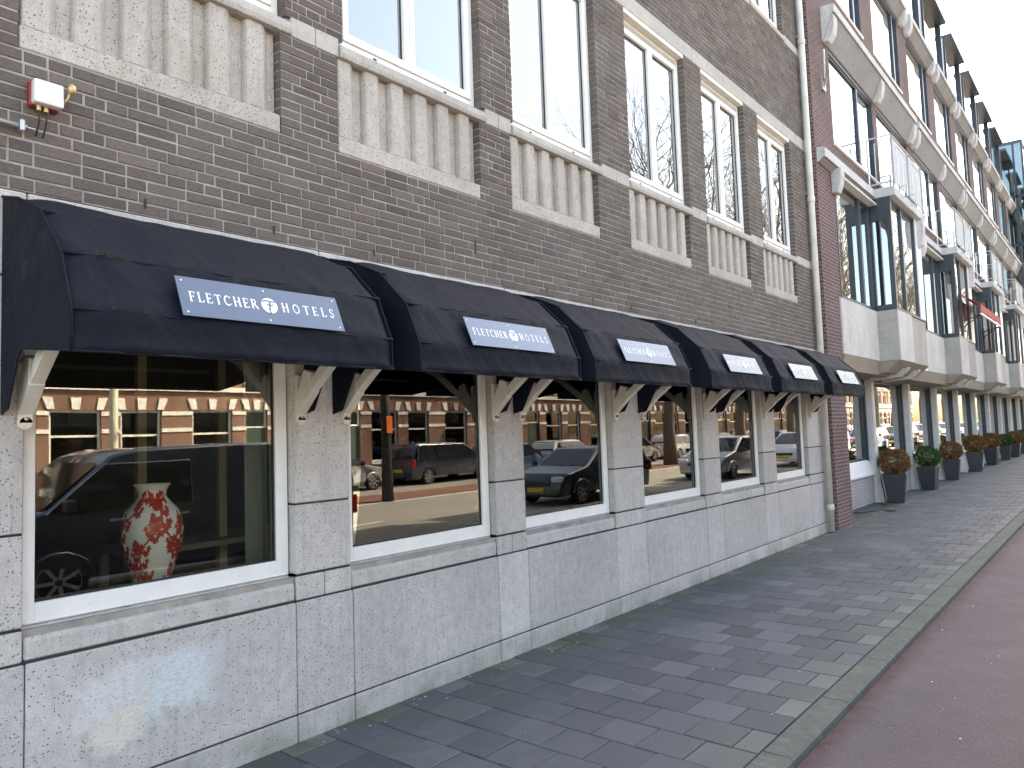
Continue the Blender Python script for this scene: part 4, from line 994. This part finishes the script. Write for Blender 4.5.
CP = dict(navy=carpaint('dark_navy_paint', (.028,.038,.062)), grey=carpaint('dark_grey_paint', (.06,.075,.105), .5), silver=carpaint('silver_paint', (.45,.47,.50), .6), white=carpaint('white_paint', (.78,.78,.78), .0), teal=carpaint('dark_teal_paint', (.03,.05,.055), .4), blue=carpaint('blue_paint', (.04,.09,.20), .4), red=carpaint('red_paint', (.30,.03,.03), .2))
# seen mirrored in the windows
car(5.2, 1.95, 1.87, 'van', CP['navy'], 'dark navy van on the near lane, mirrored in the first big window', loc=(6.50,5.02,-.10), heading=-1)
car(4.6, 1.80, 1.44, 'sedan', CP['silver'], 'silver saloon parked opposite, mirrored at the left of the second window', 'cars parked along the opposite kerb', (17.8,15.9,-.095), 1)
car(4.7, 1.85, 1.62, 'mpv', CP['grey'], 'dark grey people carrier parked opposite, mirrored in the second window', 'cars parked along the opposite kerb', (17.95,21.75,-.095), 1)
wh = car(4.1, 1.75, 1.46, 'hatch', CP['white'], 'white hatchback parked opposite, mirrored in the third window', 'cars parked along the opposite kerb', (18.0,30.6,-.095), 1)
bl_ = car(4.2, 1.75, 1.45, 'hatch', CP['blue'], 'blue hatchback parked opposite between the people carrier and the white hatchback', 'cars parked along the opposite kerb', (17.7,26.0,-.095), 1)
tl = car(4.5, 1.80, 1.45, 'hatch', CP['teal'], 'dark teal hatchback in traffic, mirrored between the third and fourth windows', 'cars driving in the near lane', (7.7,17.2,-.10), -1)
sv = car(4.5, 1.82, 1.50, 'estate', CP['silver'], 'silver estate car in traffic, mirrored in the fifth window', 'cars driving in the near lane', (7.6,26.4,-.10), -1)
wn = car(4.3, 1.80, 1.50, 'hatch', CP['white'], 'white hatchback in traffic, mirrored in the sixth window', 'cars driving in the near lane', (7.7,34.6,-.10), -1)
srcs = [sv, wh, tl, wn, bl_]; nms = ['silver estate', 'white hatchback', 'dark teal hatchback', 'white hatchback', 'blue hatchback']
rr = random.Random(11); cols = []
def place(src, x, y, h, lab, grp):
    o = copy_tree(src); o.location = (x, y, -.10); o.rotation_euler.z = 0 if h > 0 else PI; o['label'] = lab; o['group'] = grp
y = 36.5; i = 0
while y < 118:
    k = i % 5; place(srcs[k], 17.8+rr.uniform(-.1,.1), y, 1, '%s parked opposite, mirrored in the far dark-framed shop windows' % nms[k], 'far cars parked opposite, %s' % nms[k]); y += rr.uniform(5.3,6.4); i += 1
y = 42.; i = 0
while y < 110:
    k = (i*3+1) % 5; place(srcs[k], 7.7, y, -1, '%s in the far traffic queue, mirrored in the dark-framed shop windows' % nms[k], 'far cars in traffic, %s' % nms[k]); y += rr.uniform(7.0,9.5); i += 1

# ------------------------------------------------------------------ terrace houses opposite
def house(W=6.2, label='', var=0):
    t = thing('terraced_house', (21,0,0), label, 'house', 'brick terraced houses across the street')
    X = 21.0; H = 6.6
    op = [(.55,1.65,.02,2.95)] + [(2.25,3.75,.75,2.95),(4.35,5.65,.75,2.95)] if var == 0 else [(.5,2.0,.75,2.95),(2.55,3.45,.02,2.95),(4.0,5.6,.75,2.95)]
    up = [(a, b, 4.0, 5.9) for a, b, c, d in op]
    w = MB(); w.sheet(X, -1, 0, W, 0, H, op+up, .25); fixn(w.build('wall', M['hbrick' if var == 0 else 'hbrick2'], t))
    b = MB(); b.box(X+.26, X+8, .0, W, 0, H-.01); b.build('rear_block', M['room'], t)
    rf = MB(); rf.prism([(X-.35,H+.001),(X-.35,H+.16),(X+4,H+2.6),(X+8.2,H+.16),(X+8.2,H+.001)], .0, W, 'y'); ro = rf.build('roof', M['hroof'], t)
    c = MB(); c.box(X+3.6, X+4.2, .2, .8, H+2.2, H+3.3); c.build('chimney', M['hbrick'], ro)
    b = MB()
    es = [0]+[v for o in sorted(op) for v in (o[0], o[1])]+[W]
    for z in (2.22, 2.78):
        for a, c in zip(es[::2], es[1::2]): b.box(X-.03, X, a+.001, c-.001, z, z+.13)
    b.box(X-.10, X, .0, W, 3.60, 3.78); b.box(X-.03, X, .0, W, 6.2, 6.34)
    b.build('stucco_band', M['hwhite'], t)
    for (a, c, z0, z1) in op+up:
        if z0 < .5:
            d = MB(); d.box(X+.12, X+.18, a, c, z0, 2.3); d.build('door', M['hdoor'], t)
            f = MB(); frame_rect(f, X+.10, X+.19, a, c, 2.301, z1, .06, .06, .06, .06); fo = f.build('fanlight', M['hwhite'], t)
            g = MB(); g.box(X+.14, X+.15, a+.06, c-.06, 2.36, z1-.06); g.build('pane', M['hpane'], fo)
        else:
            f = MB(); frame_rect(f, X+.10, X+.19, a, c, z0, z1, .08, .08, .09, .08); f.box(X+.101, X+.189, a+.08, c-.08, z0+1.35, z0+1.42); fo = f.build('window', M['hwhite'], t)
            g = MB(); g.box(X+.14, X+.15, a+.07, c-.07, z0+.08, z1-.07); g.build('pane', M['hpane'], fo)
            s = MB(); s.box(X-.08, X+.09, a-.05, c+.05, z0-.10, z0-.002); s.build('sill', M['hwhite'], fo)
        k = MB(); m_ = (a+c)/2; 
        for dx, w_, sl in ((0,.11,0),(-(c-a)/2+.05,.10,-.10),((c-a)/2-.05,.10,.10)):
            k.prism([(m_+dx-w_,z1+.02),(m_+dx+w_,z1+.02),(m_+dx+w_+sl+.04,z1+.40),(m_+dx-w_+sl-.04,z1+.40)], X-.045, X-.001, 'x')
        fixn(k.build('keystone', M['hwhite'], t))
    return t
h0 = house(6.2, 'brick terraced house with white bands, mirrored in the first big window', 0)
h0.location = (21, 0, 0)
h1 = house(6.2, 'brick terraced house with white bands and centre door, mirrored in the second window', 1)
hs = [(h0, 3.6), (h1, 21.9)]
h0.location.y = 6.0; h1.location.y = 24.6
seqn = [(-6.4, h1), (-.2, h0), (12.2, h1), (18.4, h0), (30.8, h0), (37.0, h1), (43.2, h0), (49.4, h1)]
y = 55.6; i = 0
while y < 125: seqn.append((y, (h0, h1)[i % 2])); y += 6.2; i += 1
for j, (y, s) in enumerate(seqn):
    o = copy_tree(s); o.location.y = y
    o['label'] = {12.2: 'brick terraced house with centre door, mirrored at the right of the first window', 18.4: 'brick terraced house mirrored at the left of the second window', 30.8: 'brick terraced house mirrored in the third window behind the white car', 37.0: 'brick terraced house with centre door mirrored at the right of the third window'}.get(y, 'far brick terraced house across the street with %s' % ('centre door' if s is h1 else 'side door'))
    if y not in (12.2, 18.4, 30.8, 37.0): o['group'] = 'far terraced houses with %s' % ('centre door' if s is h1 else 'side door')

# street furniture opposite
def lamp(x, y, h, label, mat='polep', r=.10):
    t = thing('street_lamp', (x,y,-.08), label, 'street lamp', 'street lamps across the road')
    b = MB(); b.tube([(x,y,-.08),(x,y,1.0),(x,y,h)], [r*1.3,r*1.1,r*.7], 12); b.build('pole', M[mat], t, smooth=True)
    b = MB(); b.tube([(x,y,h),(x-.1,y,h+.4),(x-.8,y,h+.8),(x-1.6,y,h+.9)], [r*.6,r*.5,r*.45,r*.4], 8); b.build('arm', M[mat], t, smooth=True)
    b = MB(); b.box(x-2.3, x-1.55, y-.14, y+.14, h+.84, h+.98); b.build('lamp_head', M['rail'], t, bevel=.03); return t
lamp(15.6, 7.95, 8.5, 'pale yellow street lamp pole mirrored in the first big window')
lp = lamp(12.75, 14.4, 8.5, 'dark street lamp pole with orange notice mirrored in the second window', 'blackp', .14)
b = MB(); b.box(12.58, 12.61, 14.30, 14.50, 1.9, 2.4); b.build('notice', M['orange'], lp)
sg = thing('parking_sign', (12.9,27.6,-.08), 'blue parking sign on a post mirrored at the left of the fourth window', 'road sign')
b = MB(); b.tube([(12.9,27.6,-.08),(12.9,27.6,3.3)], .035, 8); b.build('post', M['rail'], sg); b = MB(); b.box(12.84, 12.87, 27.3, 27.9, 2.6, 3.3); b.build('sign_plate', M['bluesign'], sg)

# bare street trees
def tree(seed, H=15.):
    rr = random.Random(seed); t = thing('bare_tree', (0,0,0), 'x', 'tree')
    tr = MB(); cr = MB()
    tr.tube([(0,0,-.1),(.03,0,1.2),(-.05,.05,2.6),(.05,.0,4.0)], [.26,.20,.18,.16], 10)
    def branch(p, d, L, r, lv):
        pts = [p]; n = 4 if lv < 3 else 3; dd = d.copy()
        for i in range(n):
            dd = (dd+Vector((rr.gauss(0,.13), rr.gauss(0,.13), rr.gauss(.04,.08)))).normalized(); pts.append(pts[-1]+dd*L/n)
        (tr if lv == 0 else cr).tube(pts, [r*(1-.6*i/n) for i in range(n+1)], 6 if lv < 2 else 3, caps=False)
        if lv >= 5: return
        k = [4,5,4,3,3][lv]
        for i in range(k):
            u = rr.uniform(.35, 1.0) if i else 1.; q = pts[0].lerp(pts[-1], u) if u < 1 else pts[-1]
            idx = min(n-1, int(u*n)); q = pts[idx].lerp(pts[idx+1], u*n-idx) if u < 1 else pts[-1]
            a = rr.uniform(0, 2*PI); sp = rr.uniform(.35,.85); ax = dd.orthogonal().normalized(); bx = dd.cross(ax)
            nd = (dd+(ax*math.cos(a)+bx*math.sin(a))*sp).normalized(); nd.z = max(nd.z, -.1)
            branch(q, nd.normalized(), L*rr.uniform(.60,.78), r*(.52 if lv else .55)*rr.uniform(.75,1), lv+1)
    for i in range(5):
        a = i*2*PI/5+rr.uniform(-.3,.3); branch(Vector((.05,0,3.9)), Vector((math.cos(a)*.45, math.sin(a)*.45, 1)).normalized(), H*.27, .085, 1)
    branch(Vector((.05,0,4.0)), Vector((0,0,1)), H*.30, .15, 0)
    tr.build('trunk', M['bark'], t, smooth=True); cr.build('crown', M['twig'], t); return t
ta, tb = tree(5), tree(9, 14.)
TP = [(13.9,34.0,ta,'large bare street tree mirrored in the third upper window'),(13.9,43.0,tb,'large bare street tree mirrored in the fourth upper window'),(14.0,52.0,ta,'large bare street tree mirrored in the last upper window')]
for y in range(58, 120, 7): TP.append((14.0, y, (ta, tb)[(y//9) % 2], None))
used = set()
for x, y, s, lab in TP:
    o = s if s not in used else copy_tree(s); used.add(s); o.location = (x, y, -.08); o.rotation_euler.z = rr.uniform(0, 6.28) if o is not s else 0
    o.scale = (1.5,1.5,1.5); o['label'] = lab or 'far bare street tree mirrored in the dark-framed shop windows'
    if not lab: o['group'] = 'far bare street trees'
for o in (ta, tb): o.location = next((x, y, -.08) for x, y, s, l in TP if s is o)

# ------------------------------------------------------------------ light, world, camera
EL = math.radians(44); AZ = math.radians(32)      # azimuth measured from +Y towards -X
sd = Vector((-math.sin(AZ)*math.cos(EL), math.cos(AZ)*math.cos(EL), math.sin(EL)))
sl = bpy.data.lights.new('sun', 'SUN'); sl.energy = 3.6; sl.angle = math.radians(.53); sl.color = (1., .95, .87)
so = bpy.data.objects.new('sun', sl); COL.objects.link(so); so.rotation_euler = (-sd).to_track_quat('-Z', 'Y').to_euler()
wd = bpy.data.worlds.new('World'); SC.world = wd; wd.use_nodes = True; nt = wd.node_tree
bg = nt.nodes['Background']; sk = nt.nodes.new('ShaderNodeTexSky'); sk.sky_type = 'NISHITA'; sk.sun_disc = False; sk.sun_elevation = EL; sk.sun_rotation = -AZ
sk.air_density = 1.0; sk.dust_density = 3.5; sk.ozone_density = 1.2; sk.altitude = 0
nt.links.new(sk.outputs[0], bg.inputs[0]); bg.inputs[1].default_value = .13
SC.view_settings.view_transform = 'Standard'; SC.view_settings.look = 'None'; SC.view_settings.gamma = 1; SC.view_settings.use_curve_mapping = False; SC.view_settings.exposure = 2.97
SC.view_settings.use_white_balance = True; SC.view_settings.white_balance_temperature = 8200; SC.view_settings.white_balance_tint = 8
yaw, pitch, roll, f = 0.692735, 0.066789, -0.034560, 740.581
cam = bpy.data.cameras.new('camera'); co = bpy.data.objects.new('camera', cam); COL.objects.link(co); SC.camera = co
cy, sy, cp, sp = math.cos(yaw), math.sin(yaw), math.cos(pitch), math.sin(pitch)
F = Vector((-sy*cp, cy*cp, sp)); Rt = Vector((cy, sy, 0)); U = Rt.cross(F); c, s = math.cos(roll), math.sin(roll)
Rx = Rt*c+U*s; Ux = Rt*-s+U*c
mt = Matrix((Rx, Ux, -F)).transposed().to_4x4(); mt.translation = Vector((3.8783, 0, 1.7630)); co.matrix_world = mt
cam.sensor_width = 36; cam.lens = 36*f/1024; cam.clip_start = .05; cam.clip_end = 3000
SC.cycles.max_bounces = 10; SC.cycles.transparent_max_bounces = 16; SC.cycles.use_denoising = True
